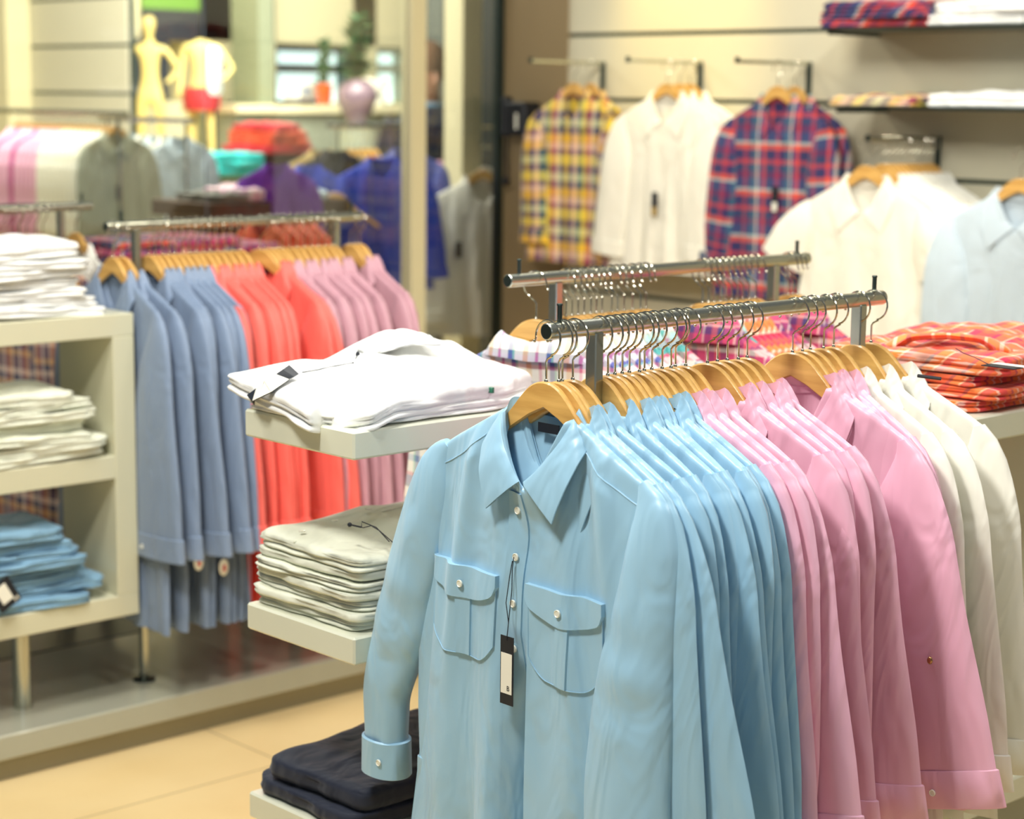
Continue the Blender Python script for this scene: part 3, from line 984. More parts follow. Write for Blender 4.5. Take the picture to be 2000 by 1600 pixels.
patch_mb(hb, plk, .0030, 8, 60).build('placket', BLUE, t)
for z in (-.268, -.338, -.408, -.478):
    y = .022 + .004 * (-z - .24)
    button_mb((float(hb.front(y, z)) - .0046, y, z), .0058).build('button', M_PEARL, t)
for sgn in (1, -1):
    pts = []
    for q in np.linspace(0, 1, 14):
        y = sgn * (.082 + .148 * q); z = float(hb.ztop(np.array(abs(y)), True)) - .024 - .006 * q - .010 * sin(pi * q)
        pts.append((float(hb.front(y, z)) - .0004, y, z))
    m = MB(); m.tube(pts, .0011, 6); m.build('yoke_seam', BLUE, t)
for sgn in (1, -1):
    pts = []
    for q in np.linspace(0, 1, 16):
        y = sgn * (.226 - .022 * sin(pi * min(1, q * 1.1)) + .006 * q); z = -.214 - .125 * q
        pts.append((float(hb.front(y, z)) - .0004, y, z))
    m = MB(); m.tube(pts, .0011, 6); m.build('armhole_seam', BLUE, t)
m = MB(); m.box((.006, -.030, -.152), (.0075, .014, -.138)); m.build('neck_label', M_BLACK, t)
# price tag: hangs from the second button
tg = thing('price_tag', 'black and white price tag hanging down the front of the nearest blue shirt', 'tag', (HX - .046, HY + .020, ZR - .455))
m = MB(); m.box((0, -.014, -.105), (.0012, .014, 0)); m.build('card', M_BLACK, tg, smooth=False)
m = MB(); m.box((-.0006, -.0115, -.088), (-.0001, .012, -.026)); m.build('card_label', M_TAGW, tg, smooth=False)
m = MB(); m.tube([(-.0005, 0, -.006), (.002, -.002, .03), (.006, -.003, .07), (.010, .001, .10), (.014, .002, .118)], .0007, 6)
m.tube([(.002, -.001, .02), (.001, .004, .05), (.008, .004, .09), (.012, .003, .112)], .0007, 6); m.build('string', M_BLACK, tg)


def letters(txt, size, M, parent, loc, rot, name='lettering'):
    c = bpy.data.curves.new(name, 'FONT'); c.body = txt; c.size = size; c.extrude = .0001; c.align_x = 'CENTER'
    tmp = bpy.data.objects.new('tmp', c); COL.objects.link(tmp)
    bpy.context.view_layer.update()
    me = bpy.data.meshes.new_from_object(tmp.evaluated_get(bpy.context.evaluated_depsgraph_get()))
    bpy.data.objects.remove(tmp, do_unlink=True); bpy.data.curves.remove(c)
    o = bpy.data.objects.new(name, me); COL.objects.link(o)
    me.materials.clear(); me.materials.append(M)
    o.parent = parent; o.location = loc; o.rotation_euler = rot
    return o


letters('B', .011, M_BLACK, tg, (-.0009, -.004, -.083), (radians(90), 0, radians(-90)))
hang(HX, HY - .008, ZR, 0.0, 'wooden hanger inside the nearest blue shirt with flap pockets', 'hangers on the front rail')

# ================================================================== FRONT RAIL ROW
vap = lambda u: 743 - .1232 * (u - 1059)
R = random.Random(3)
stems = [1084, 1099, 1121, 1172, 1187, 1202, 1217, 1231, 1246, 1260, 1276, 1293,
         1308, 1322, 1338, 1381, 1404, 1423, 1440, 1462, 1546, 1566, 1586, 1608,
         1630, 1672, 1700]
cols = ['blue'] * 11 + ['pink'] * 13 + ['white'] * 3
mk = {}
for cn, M_, sd in (('blue', BLUE, 11), ('pink', PINK, 31), ('white', WHITE, 51)):
    mk[cn] = Pool([(lambda M_=M_, s=sd + i * 3, i=i: make_shirt(M_, hem=-.84 - .02 * i, T=.0085, dn=.009, A=.0052 + .0008 * i, seed=s, b=.0115, sl=(SL_HANG, (SL_OUT, SL_WIDE, SL_HANG)[i % 3]), stud=True, label_in=False,
                                                         nu=44, nv=40, sleeve_len=1.06, nf=4.5)) for i in range(3)])
nth = {'blue': 1, 'pink': 0, 'white': 0}
desc = {'blue': 'pale blue long-sleeved shirt, %s blue one along the front rail', 'pink': 'pale pink long-sleeved shirt, %s pink one along the front rail', 'white': 'white long-sleeved shirt, %s of the white ones on the front rail'}
rzs = {1546: 9, 1608: -8, 1700: 8, 1381: 7, 1462: 5, 1121: 5}
for i, (u, c) in enumerate(zip(stems, cols)):
    p = at_y(u, vap(u), 2.0)
    if i == 0: p.x += .008
    rz = radians(rzs.get(u, R.uniform(-3.5, 3.5)))
    dy = R.uniform(-.012, .012)
    mk[c].place((p.x, 2.0 + dy, ZR), rz, desc[c] % ORD[nth[c]], 'shirt', 'shirts on the front rail', k=(i + (i // 5)) % 3, swing=R.uniform(-.05, .14))
    hang(p.x, 2.0 + dy * .3, ZR, rz, 'wooden hanger holding the %s %s shirt of the front rail' % (ORD[nth[c]], c), 'hangers on the front rail')
    nth[c] += 1
p = at_y(1785, 1585, 1.80)
t = thing('size_sticker', 'round grey size sticker low on a pink shirt near the bottom edge', 'sticker', p)
m = MB(); m.sphere((0, 0, 0), .0125, 20, (.15, 1, 1.25)); m.build('disc', mat('grey_sticker', (120, 128, 126), .4), t)
m = MB(); m.box((-.0030, -.006, -.004), (-.0018, .001, .005)); m.build('red_mark', RED, t); m = MB(); m.box((-.0030, -.006, -.008), (-.0018, .005, -.006)); m.box((-.0030, .003, -.004), (-.0018, .006, .004)); m.build('black_mark', M_BLACK, t)

# ================================================================== REAR RAIL (plaid)
rst = [1047, 1106, 1117, 1129, 1141, 1154, 1165, 1176, 1195, 1206, 1219, 1236, 1251, 1262, 1372, 1384, 1395, 1407, 1418, 1429, 1440, 1451, 1463, 1476, 1540, 1549, 1557]
seq = [P_LIGHT] * 9 + [P_TEAL] * 5 + [P_MAG] * 2 + [P_TEAL] + [P_RED] * 5 + [P_MAG] * 5
nm = {P_LIGHT.name: 'light white and violet plaid', P_TEAL.name: 'turquoise and pink plaid', P_RED.name: 'red and orange plaid', P_MAG.name: 'magenta plaid'}
pp = {}
cnt = {}
for i, (u, M_) in enumerate(zip(rst, seq)):
    key = M_.name
    if key not in pp:
        pp[key] = Pool([(lambda M_=M_, s=hash(1) + len(pp) * 5 + q: make_shirt(M_, hem=-.62, T=.008, dn=.012, A=.003, seed=70 + s, b=.009, detail=False, nu=30, nv=24)) for q in range(2)])
    p = at_y(u, 622 - .098 * (u - 1047), 2.6)
    k = cnt.get(key, 0); cnt[key] = k + 1
    rz = pi + radians(R.uniform(-4, 4) + (10 if i == 0 else 0))
    pp[key].place((p.x, 2.6, ZR), rz, '%s shirt on the second rail, %s of its pattern' % (nm[key], ORD[k]), 'shirt', 'plaid shirts on the second rail')
    hang(p.x, 2.6, ZR, rz, 'wooden hanger on the second rail, %s from its near end' % ORD[i], 'hangers on the second rail')

# ================================================================== LEFT RAIL
lst = [221, 238, 291, 303, 318, 330, 343, 356, 370, 384, 397, 411, 425, 440, 455, 470, 508, 521, 531, 541, 552, 566, 580, 594, 608, 622, 636, 650, 684, 694, 703]
lcol = [('slate', SLATE)] * 9 + [('coral', CORAL)] * 10 + [('mauve', MAUVE)] * 12
lp = {}
for cn, M_ in (('slate', SLATE), ('coral', CORAL), ('mauve', MAUVE)):
    lp[cn] = Pool([(lambda M_=M_, s=len(lp) * 9 + q * 2, q=q: make_shirt(M_, hem=-1.0, Wh=.25, T=.010, dn=.011, A=.006, seed=90 + s, b=.016, nu=36, nv=32, detail=True, label_in=(M_ is CORAL), buttons=3, sleeve_len=1.12, cuff_button=(q == 0), sl=(SL_HANG, (SL_BROAD, SL_OUT)[q % 2]))) for q in range(2)])
n_ = {'slate': 0, 'coral': 0, 'mauve': 0}
for i, (u, (c, M_)) in enumerate(zip(lst, lcol)):
    p = at_y(u, 503 - .052 * (u - 220), 4.24)
    rz = radians(R.uniform(-4, 5))
    if u == 508: rz = radians(13)
    k = n_[c]; n_[c] += 1
    lp[c].place((p.x, 4.24, ZR), rz, '%s shirt on the platform rail, %s %s one from the cabinet' % ({'slate': 'slate blue', 'coral': 'coral red', 'mauve': 'dusty mauve'}[c], ORD[k], c), 'shirt', 'shirts on the platform rail', swing=R.uniform(-.02, .12))
    hang(p.x, 4.24, ZR, rz, 'wooden hanger on the platform rail, %s from the cabinet' % ORD[i], 'hangers on the platform rail')
k = 0
for (u, v) in ((345, 1085), (388, 1098), (437, 1108)):
    p = at_y(u, v, 3.975)
    t = thing('size_sticker', 'round white size sticker on a hanging slate blue hem, %s from the cabinet' % ORD[k], 'sticker', p, 0, 'size stickers on slate hems')
    m = MB(); m.sphere((0, 0, 0), .016, 16, (.9, .16, 1.35)); m.build('disc', M_TAGW, t)
    m = MB(); m.box((-.004, -.0036, -.010), (.004, -.0024, .006)); m.build('red_mark', RED, t)
    k += 1

# far-left rail: white and checked shirts
fl = Pool([lambda: make_shirt(WHITE, hem=-1.08, T=.009, A=.004, seed=140, detail=False)])
fb = Pool([lambda: make_shirt(P_BROWN, hem=-1.08, T=.009, A=.004, seed=141, detail=False), lambda: make_shirt(P_BROWN, hem=-1.08, T=.009, A=.004, seed=142, detail=False)])
for i, (u, P_, lab) in enumerate(((4, fb, 'brown plaid'), (14, fb, 'brown plaid'), (24, fb, 'brown plaid'), (36, fb, 'brown plaid'), (52, fb, 'brown plaid'), (70, fb, 'brown plaid'), (84, fb, 'brown plaid'), (148, fl, 'white-shouldered'))):
    p = at_y(u, 460, 5.05)
    P_.place((p.x, 5.05, ZR), radians(R.uniform(-4, 6)), '%s shirt on the rail behind the white pile, %s from its near end' % (lab, ORD[i]), 'shirt', 'shirts on the rail behind the white pile')
    hang(p.x, 5.05, ZR, 0, 'wooden hanger on the rail behind the white pile, %s from its near end' % ORD[i], 'hangers behind the white pile')

# ================================================================== WHITE SHELF TOWERS IN THE MIDDLE
def shelf_tower(label, x0, x1, y0, y1, zs, panel_x, th=.047, pm=None):
    t = thing('shelf_tower', label, 'shelf unit', ((x0 + x1) / 2, (y0 + y1) / 2, 0))
    cx, cy = (x0 + x1) / 2, (y0 + y1) / 2
    for z in zs:
        m = MB(); m.box((x0 - cx, y0 - cy, z - th), (x1 - cx, y1 - cy, z), .0035); m.build('shelf', M_SHELF, t, smooth=False)
    m = MB(); m.box((panel_x - cx - .012, y0 - cy + .02, 0), (panel_x - cx + .012, y1 - cy - .02, max(zs) + .02), .002); m.build('back_panel', pm or M_STEELD, t, smooth=False)
    m = MB(); m.box((x0 - cx + .05, y0 - cy + .02, 0), (x1 - cx, y1 - cy - .02, .03), .003); m.build('base_plate', M_STEEL, t, smooth=False)
    return t


SX, SY0, SY1 = 1.904, 2.42, 2.722
ZS = (1.104, .762, .417)
shelf_tower('cream three-shelf unit beside the nearest blue shirt', SX, 2.38, SY0, SY1, ZS, 2.366)
shelf_tower('cream shelf unit past the front rail, under the red plaid pile', 2.80, 3.32, 1.86, 2.22, (1.104, .417), 3.306, pm=M_SHELF)

# top shelf: white shirt thrown over another
def W3(lst, z=None):
    return [tuple(at_z(u, v, zz)) for u, v, zz in lst]


z1 = 1.104
t = thing('folded_shirt', 'flattened white shirt underneath the draped one on the top cream shelf', 'shirt', (0, 0, 0), 0, 'white shirts on the top cream shelf')
out = [(SX + .0, SY1 - .006, z1 + .010), (SX - .004, 2.60, z1 + .010), (SX + .012, 2.47, z1 + .010), (SX + .10, SY0 + .012, z1 + .010), (SX + .30, SY0 + .008, z1 + .010), (2.345, SY0 + .02, z1 + .010), (2.345, SY1 - .03, z1 + .010), (2.1, SY1, z1 + .010)]
blob(out, [(2.0, 2.55, z1 + .022), (2.25, 2.55, z1 + .024)], BRIGHT, 'body', t, edge=.018, seed=4, rough=.0015, lips=2)
t = thing('folded_shirt', 'bright white shirt draped loosely on the top cream shelf, its corner over the edge', 'shirt', (0, 0, 0), 0, 'white shirts on the top cream shelf')
out = [tuple(at_z(440, 748, z1 + .036)), (SX - .012, 2.66, z1 + .024), (SX - .016, 2.58, z1 + .014), (SX - .030, 2.50, z1 + .002), tuple(at_z(642, 834, z1 - .006)), tuple(at_z(652, 846, z1 - .010)), tuple(at_z(664, 846, z1 - .010)), tuple(at_z(676, 838, z1 - .002)), (SX + .035, SY0 - .006, z1 + .008), (SX + .09, SY0 + .004, z1 + .022), (SX + .2, SY0 + .010, z1 + .022),
       (2.24, SY0 + .012, z1 + .024), (2.35, SY0 + .05, z1 + .026), (2.36, 2.62, z1 + .03), (2.30, 2.74, z1 + .03), (2.12, 2.765, z1 + .03), (1.99, 2.765, z1 + .036)]
pk1 = at_x(770, 650, 2.19); pk2 = at_x(860, 668, 2.24); pk3 = at_x(585, 706, 2.02)
ctrl = [(pk1.x, pk1.y, pk1.z), (pk1.x + .02, pk1.y - .03, pk1.z - .002), (pk2.x, pk2.y, pk2.z), (pk2.x, pk2.y - .05, pk2.z - .016), (pk3.x, pk3.y, pk3.z), (1.925, 2.72, z1 + .058), (1.93, 2.62, z1 + .052), (1.92, 2.53, z1 + .036), (1.925, 2.46, z1 + .026), (1.96, 2.50, z1 + .056), (2.02, 2.47, z1 + .050), (2.03, 2.53, z1 + .072), (2.10, 2.46, z1 + .060), (2.10, 2.60, z1 + .088), (2.05, 2.66, z1 + .074), (2.3, 2.5, z1 + .062), (2.33, 2.6, z1 + .066), (2.2, 2.46, z1 + .060)]
drape = blob(out, ctrl, BRIGHT, 'body', t, edge=.026, seed=9, rough=.0030, K=44, nseg=220, power=9, lips=2)
def touch(o_, u, v, lift=.0012, nrm=False):
    """the point of a garment's surface on a line of sight"""
    ok, p_, n_, _ = o_.ray_cast(EYE, ray(u, v).normalized())
    if n_.dot(ray(u, v)) > 0: n_ = -n_
    q_ = (p_ + n_ * lift) if ok else at_z(u, v, z1 + .06)
    return (q_, n_) if nrm else q_
# its collar lies over the hump
cpos = at_x(742, 672, 2.15)
def on_hump(u, v, x, lift=0.0):
    q = at_x(u, v, x); return (q.x, q.y, q.z + lift)
leaf = [on_hump(694, 684, 2.12), on_hump(720, 676, 2.135), on_hump(748, 654, 2.16), on_hump(790, 646, 2.18), on_hump(840, 656, 2.2), on_hump(862, 676, 2.19), on_hump(810, 672, 2.15), on_hump(760, 684, 2.12), on_hump(718, 694, 2.11)]
blob(leaf, [(a_, b_, c_ + .004) for a_, b_, c_ in leaf[1:8:2]] + [(2.15, sum(q[1] for q in leaf) / 9, at_x(775, 662, 2.15).z + .006)], BRIGHT, 'collar', t, edge=.004, seed=2, rough=.0004, K=14, nseg=90, power=8)
# its hang tag
bpy.context.view_layer.update()
TU = [(577, 733), (566, 741), (554, 749), (541, 757), (528, 765), (515, 773), (503, 780), (496, 784)]
TT = [touch(drape, u, v, .006, True) for u, v in TU]
TP = [q[0] for q in TT]; TN = (-FH * .78 + Vector((0, 0, .62))).normalized(); TP = [q + TN * .010 for q in TP]
tg = thing('price_tag', 'long white price tag with a black end on the draped white shirt', 'tag', TP[3])


def strip(k0, k1, w, lift):
    mm = MB(); rows = []
    for q in range(k0, k1 + 1):
        d_ = (TP[min(q + 1, len(TP) - 1)] - TP[max(q - 1, 0)]).normalized()
        s_ = d_.cross(TN).normalized() * w; n_ = TN
        c_ = TP[q] - TP[3]
        rows.append([tuple(c_ - s_ + n_ * lift), tuple(c_ + s_ + n_ * lift), tuple(c_ + s_ + n_ * (lift - .0012)), tuple(c_ - s_ + n_ * (lift - .0012))])
    A_ = np.array(rows)
    mm.grid(A_, wrap=True); mm.add(A_[0], [(0, 1, 2, 3)]); mm.add(A_[-1], [(3, 2, 1, 0)])
    return mm


strip(0, 2, .0125, .001).build('card_head', M_BLACK, tg, smooth=False)
strip(2, 6, .0125, .001).build('card', M_TAGW, tg, smooth=False)
strip(6, 7, .0125, .001).build('card_foot', M_BLACK, tg, smooth=False)
strip(2, 6, .0136, .0001).build('card_edge', M_BLACK, tg, smooth=False)
tg = thing('tag_string', 'thin black cord from the collar to the tag on the top white shirt', 'cord', cpos)
s0 = touch(drape, 590, 728) - cpos; s1 = touch(drape, 690, 710) - cpos; s2 = touch(drape, 699, 694) - cpos
m = MB(); m.tube([s0, touch(drape, 622, 723) - cpos, touch(drape, 655, 716) - cpos, s1, s1.lerp(s2, .5), s2], .0009, 6); m.sphere(tuple(s2), .004, 8, (1, 1, 1.6)); m.sphere(tuple(s1), .0016, 8); m.build('cord', M_BLACK, tg)
g0 = touch(drape, 958, 762)
t = thing('size_clip', 'small green clip on the white shirt of the top cream shelf', 'clip', g0)
m = MB(); m.box((-.003, -.006, -.005), (.003, .006, .005), .001); m.build('clip', mat('green_clip', (40, 110, 84), .4), t)

# middle shelf: seven ecru shirts
z2 = .762
for i in range(7):
    top = i == 6
    R_ = random.Random(i)
    t = folded(OFFWHITE, 'ecru shirt folded on the middle cream shelf, ' + ('topmost, with buttons and a black cord' if top else '%s from the bottom of the pile' % ORD[i]), 'shirt', 'ecru shirts on the middle cream shelf',
               (SX + .215 + R_.uniform(-.006, .006), (SY0 + SY1) / 2 + .01 + R_.uniform(-.004, .004), z2 + .0165 * i), .40, .30, .0165 if not top else .022, 30 + i, rz=radians(R_.uniform(-1.5, 1.5)), lips=1 if i % 2 else 2,
               hump=.0 if not top else .030, jit=.006, rough=.0008 if not top else .002)
    if top:
        def ty(x, y):
            return .022 + .030 * (.6 if x > 0 else .3)
        m = MB()
        m.tube([(-.196, .03, .024), (-.1, .031, .036), (0, .032, .050), (.08, .032, .054)], .0011, 6); m.build('placket_seam', OFFWHITE, t)
        for xx, zz in ((-.165, .0345), (-.095, .0435), (-.02, .0545)):
            q = MB(); q.lathe([(.005, 0), (.006, .001), (.006, .0025), (.0045, .0022)], (xx, .048, zz), 14); q.build('button', M_PEARL, t)
ctop = at_z(690, 1028, z2 + .165)
t = thing('tag_string', 'black knotted cord lying on the ecru pile', 'cord', ctop)
k0 = at_z(683, 1025, z2 + .170) - ctop; k1 = at_z(706, 1030, z2 + .170) - ctop; k2 = at_z(735, 1035, z2 + .165) - ctop; k3 = at_z(760, 1058, z2 + .16) - ctop
m = MB(); m.tube([k0, k1], .0015, 6); m.tube([k1, k1 + Vector((.01, .012, .006)), k2 + Vector((0, 0, .004)), k3], .0009, 6); m.tube([k1, k1 + Vector((-.006, -.012, .002)), k1 + Vector((.014, -.008, .002)), k2 + Vector((0, -.008, 0)), k3 + Vector((0, -.01, 0))], .0009, 6)
m.sphere(tuple(k0), .004, 8); m.build('cord', M_BLACK, t)
# bottom shelf: two black shirts
for i in range(2):
    folded(NAVY, 'black shirt folded on the lowest cream shelf, ' + ('upper of the two' if i else 'lower of the two'), 'shirt', 'black shirts on the lowest cream shelf', (SX + .235 - .012 * (1 - i), (SY0 + SY1) / 2 + (.0 if i else .004), .417 + .030 * i), .42, .27 if i else .30, .030 if i == 0 else .036, 50 + i, lips=1, hump=0.0 if i == 0 else .03, rough=.0022, jit=.012)

# right shelf: red and orange plaid pile
for i in range(4):
    top = i == 3
    t = folded(P_RED, 'red and orange plaid shirt past the front rail, ' + ('topmost, crumpled, collar up' if top else '%s from the bottom' % ORD[i]), 'shirt', 'red plaid shirts past the front rail',
               (3.07, 2.055 - .012 * (i % 2), z1 + .021 * i), .46, .345, .021 if not top else .03, 60 + i, rz=radians((-2, 3, -1, 4)[i]), lips=2, hump=.0 if not top else .020, jit=.014, rough=.002 if not top else .005)
    if top:
        m = collar_mb(.040)
        o = m.build('collar', P_RED, t)
        o.matrix_local = Matrix.Translation((-.10, -.01, .030)) @ Matrix.Rotation(radians(25), 4, 'Z') @ Matrix.Diagonal((1.1, 1.25, .75, 1)) @ Matrix.Rotation(radians(-74), 4, 'Y') @ Matrix.Translation((0, 0, .17))
a = at_z(1792, 734, z1 + .10); 
t = thing('price_tag', 'dark green tag strip lying on the red plaid pile', 'tag', a)
b = at_z(1838, 740, z1 + .095) - a
m = MB(); m.tube([(0, 0, 0), tuple(b * .5), tuple(b)], .0028, 4); m.build('card', M_BLACK, t, smooth=False)
a = at_z(1935, 715, z1 + .105); b = at_z(1990, 724, z1 + .10) - a
t = thing('price_tag', 'black and white card tag at the back of the red plaid pile', 'tag', a)
m = MB(); m.box((-.01, -.05, 0), (.018, .012, .0015)); m.build('card', M_BLACK, t, smooth=False)
m = MB(); m.box((.019, -.05, 0), (.04, .012, .0015)); m.build('card_label', M_TAGW, t, smooth=False)
m = MB(); m.tube([(0, 0, .001), (-.004, .03, .012), (.01, .06, .014), (.015, .08, .02)], .0009, 6); m.build('string', M_BLACK, t)

# ================================================================== CABINET ON THE LEFT
CX0, CX1, CY0, CY1 = 1.60, 2.543, 4.10, 4.36
t = thing('open_cabinet', 'cream open-backed two-compartment cabinet on a steel leg', 'cabinet', ((CX0 + CX1) / 2, (CY0 + CY1) / 2, .12))
cx, cy = (CX0 + CX1) / 2, (CY0 + CY1) / 2
def cb(n, x0, x1, z0, z1_, bev=.002):
    m = MB(); m.box((x0 - cx, CY0 - cy, z0 - .12), (x1 - cx, CY1 - cy, z1_ - .12), bev); return m.build(n, M_CAB, t, smooth=False)
cb('top_board', CX0, CX1, 1.048, 1.104); cb('side_panel', CX1 - .060, CX1, .400, 1.048); cb('side_panel', CX0, CX0 + .06, .400, 1.048)
cb('shelf', CX0 + .06, CX1 - .060, .697, .755); cb('bottom_board', CX0, CX1, .345, .400)
for x in (2.288, 1.78):
    m = MB(); m.lathe([(.023, 0), (.023, .225)], (x - cx, .01, 0), 24); m.build('leg', M_STEEL, t)
R2 = random.Random(8)
def pile(n, M, what, where, group, x, y, z, w, d, h, seed, jig=.02, toph=.0, skew=0, matlist=None, lastlabel=None):
    zc = z
    for i in range(n):
        top = i == n - 1
        hh = h * R2.uniform(.85, 1.15)
        folded(matlist[i] if matlist else M, '%s folded %s, %s' % (what, where, ('topmost' if n > 1 else 'alone') if top else ORD[i] + ' from the bottom'), 'shirt', group,
               (x + R2.uniform(-jig, jig) - skew * i, y + R2.uniform(-.006, .006), zc), w * R2.uniform(.94, 1.03), d, hh + (.004 if top else 0), seed + i, rz=radians(R2.uniform(-3, 3)), lips=2, hump=toph if top else 0, rough=.0032, jit=.022, tilt=(radians(R2.uniform(-1.5, 1.5)), radians(R2.uniform(-2.2, 2.2))))
        zc += hh * .99
pile(7, BRIGHT, 'white shirt', 'on top of the cabinet', 'white shirts on the cabinet top', 2.27, 4.235, 1.104, .36, .25, .026, 200, .018, .01, .006)
pile(7, OFFWHITE, 'ecru shirt', 'in the upper cabinet compartment', 'ecru shirts in the cabinet', 2.27, 4.23, .755, .38, .24, .0235, 220, .022, .008, .006)
pile(8, DENIM, 'light blue shirt', 'in the lower cabinet compartment', 'blue shirts in the cabinet', 2.25, 4.23, .400, .38, .24, .0235, 240, .015, .008, .010)
p = at_y(12, 1160, 4.07)
t = thing('price_tag', 'black card tag with a white label on the blue pile in the cabinet', 'tag', p, radians(0))
m = MB(); m.box((-.034, -.001, -.034), (.026, .001, .036)); o = m.build('card', M_BLACK, t, smooth=False); o.rotation_euler = (0, radians(-30), 0)
m = MB(); m.box((-.020, -.003, -.018), (.010, -.0012, .026)); o2 = m.build('card_label', M_TAGW, o, smooth=False)
letters('M', .018, M_TAGW, o, (.015, -.0015, -.032), (radians(90), 0, 0), 'size_letter')

# garments seen through the cabinet's open back
bl = Pool([lambda: make_shirt(SLATE, hem=-1.08, T=.012, A=.006, seed=150, detail=False)])
bl.place((2.76, 5.05, ZR), radians(6), 'slate blue shirt seen through the open cabinet, behind the piles', 'shirt')
hang(2.76, 5.05, ZR, radians(6), 'wooden hanger of the slate shirt behind the cabinet', 'hangers behind the white pile')

# ================================================================== RIGHT WALL
def arm(y, z, label, x0=4.92, n=1):
    t = thing('faceout_arm', label, 'display arm', (XW, y, z), 0, 'arms on the slat wall')
    m = MB(); m.box((x0 - XW, -.007, .0), (0, .007, .012), .002)
    P = m
    m.build('bar', M_STEEL, t, smooth=False)
    m = MB(); m.box((-.014, -.009, -.10), (0, .009, .012), .002); m.build('bracket', M_STEELD, t, smooth=False)
    m = MB(); m.box((x0 - XW - .004, -.008, .0), (x0 - XW + .004, .008, .020), .001); m.build('stop', M_STEELD, t, smooth=False)
    return t


arms = [(5.211, 1.757, 'yellow plaid shirts'), (4.723, 1.757, 'cream shirts'), (4.229, 1.752, 'navy and red plaid shirts'), (3.693, 1.512, 'white short-sleeved shirts'), (3.03, 1.512, 'washed blue shirts')]
for y, z, w in arms:
    arm(y, z, 'dark steel display arm on the slat wall holding the %s' % w)
wl = dict(T=.022, A=.008, nu=32, nv=26, detail=False)
WP = {'y': Pool([lambda: make_shirt(P_YEL, hem=-.82, seed=160, b=.03, sl=(SL_HANG, SL_OUT), **wl)]),
      'c': Pool([lambda: make_shirt(CREAM, hem=-.80, seed=161, b=.03, sl=(SL_OUT, SL_HANG), **wl), lambda: make_shirt(WHITE, hem=-.78, seed=162, b=.03, **wl)]),
      'n': Pool([lambda: make_shirt(P_NAVY, hem=-.84, seed=163, b=.03, sl=(SL_OUT, SL_OUT), **wl)]),
      'w': Pool([lambda: make_shirt(CREAM, hem=-.80, Wh=.30, seed=164, b=.03, sl=(SL_SHORT, SL_SHORT), short=True, **wl), lambda: make_shirt(WHITE, hem=-.78, seed=165, b=.012, sl=(SL_SHORT, SL_SHORT), short=True, T=.010, A=.004, nu=30, nv=22, detail=False)]),
      'b': Pool([lambda: make_shirt(LTBLUE, hem=-.86, seed=166, b=.03, **wl)])}


def wall_shirt(kind, y, z, x, what, order, group, k=0, sc=.95, rz=0.0):
    WP[kind].place((x, y, z), rz, '%s on the slat wall, %s' % (what, order), 'shirt', group, sc, k=k)
    hang(x, y, z, rz, 'wooden hanger under the %s on the wall, %s' % (what.replace(' button-front', '').replace('navy, red and teal', 'navy').replace('yellow and navy', 'yellow'), order), 'hangers on the slat wall').scale = (sc,) * 3


wall_shirt('y', 5.211, 1.757, 5.14, 'yellow and navy plaid shirt', 'front of its arm', 'yellow plaid shirts on the wall', sc=.90)
wall_shirt('y', 5.211, 1.757, 5.23, 'yellow and navy plaid shirt', 'rear of its arm', 'yellow plaid shirts on the wall', sc=.90, rz=radians(-6))
wall_shirt('c', 4.723, 1.757, 5.12, 'cream button-front shirt', 'front of its arm', 'cream shirts on the wall', 0, .92, radians(4))
wall_shirt('c', 4.723, 1.757, 5.185, 'cream button-front shirt', 'middle of its arm', 'cream shirts on the wall', 1, .90, radians(-5))
wall_shirt('c', 4.723, 1.757, 5.24, 'cream button-front shirt', 'against the wall', 'cream shirts on the wall', 1, .90, radians(3))
wall_shirt('n', 4.229, 1.752, 5.13, 'navy, red and teal plaid shirt', 'front of its arm', 'navy plaid shirts on the wall', sc=.94)
wall_shirt('n', 4.229, 1.752, 5.22, 'navy, red and teal plaid shirt', 'rear of its arm', 'navy plaid shirts on the wall', sc=.94, rz=radians(-5))
wall_shirt('w', 3.72, 1.512, 4.955, 'white short-sleeved shirt', 'front of the packed arm', 'white short-sleeved shirts on the wall', 0, 1.0, radians(3))
for i in range(10):
    wall_shirt('w', 3.70 - .002 * i, 1.512, 5.01 + .025 * i, 'white short-sleeved shirt', '%s behind the front one' % ORD[i], 'white short-sleeved shirts on the wall', 1, .95, radians(R.uniform(-3, 3)))
pb = at_x(1992, 372, 4.98)
wall_shirt('b', pb.y, pb.z + .11, 4.98, 'washed pale blue shirt', 'front one', 'washed blue shirts on the wall', 0, 1.0, radians(8))
wall_shirt('b', pb.y - .03, pb.z + .11, 5.10, 'washed pale blue shirt', 'behind the first one', 'washed blue shirts on the wall', 0, 1.0, radians(2))
p = at_x(1690, 352, 4.96)
# tags on the cream shirts
for (u, v, x, lab) in ((1278, 395, 5.075, 'dark hang tag on the front cream shirt of the slat wall'), (1513, 385, 5.10, 'pale hang tag with dark print on the navy plaid shirt')):
    q = at_x(u, v, x)
    t = thing('price_tag', lab, 'tag', q)
    m = MB(); m.box((0, -.014, -.05), (.0015, .014, .035)); m.build('card', M_BLACK, t, smooth=False)
    m = MB(); m.box((-.001, -.010, -.048), (0, .010, -.018)); m.build('card_label', TAN if u < 1400 else M_TAGW, t, smooth=False)
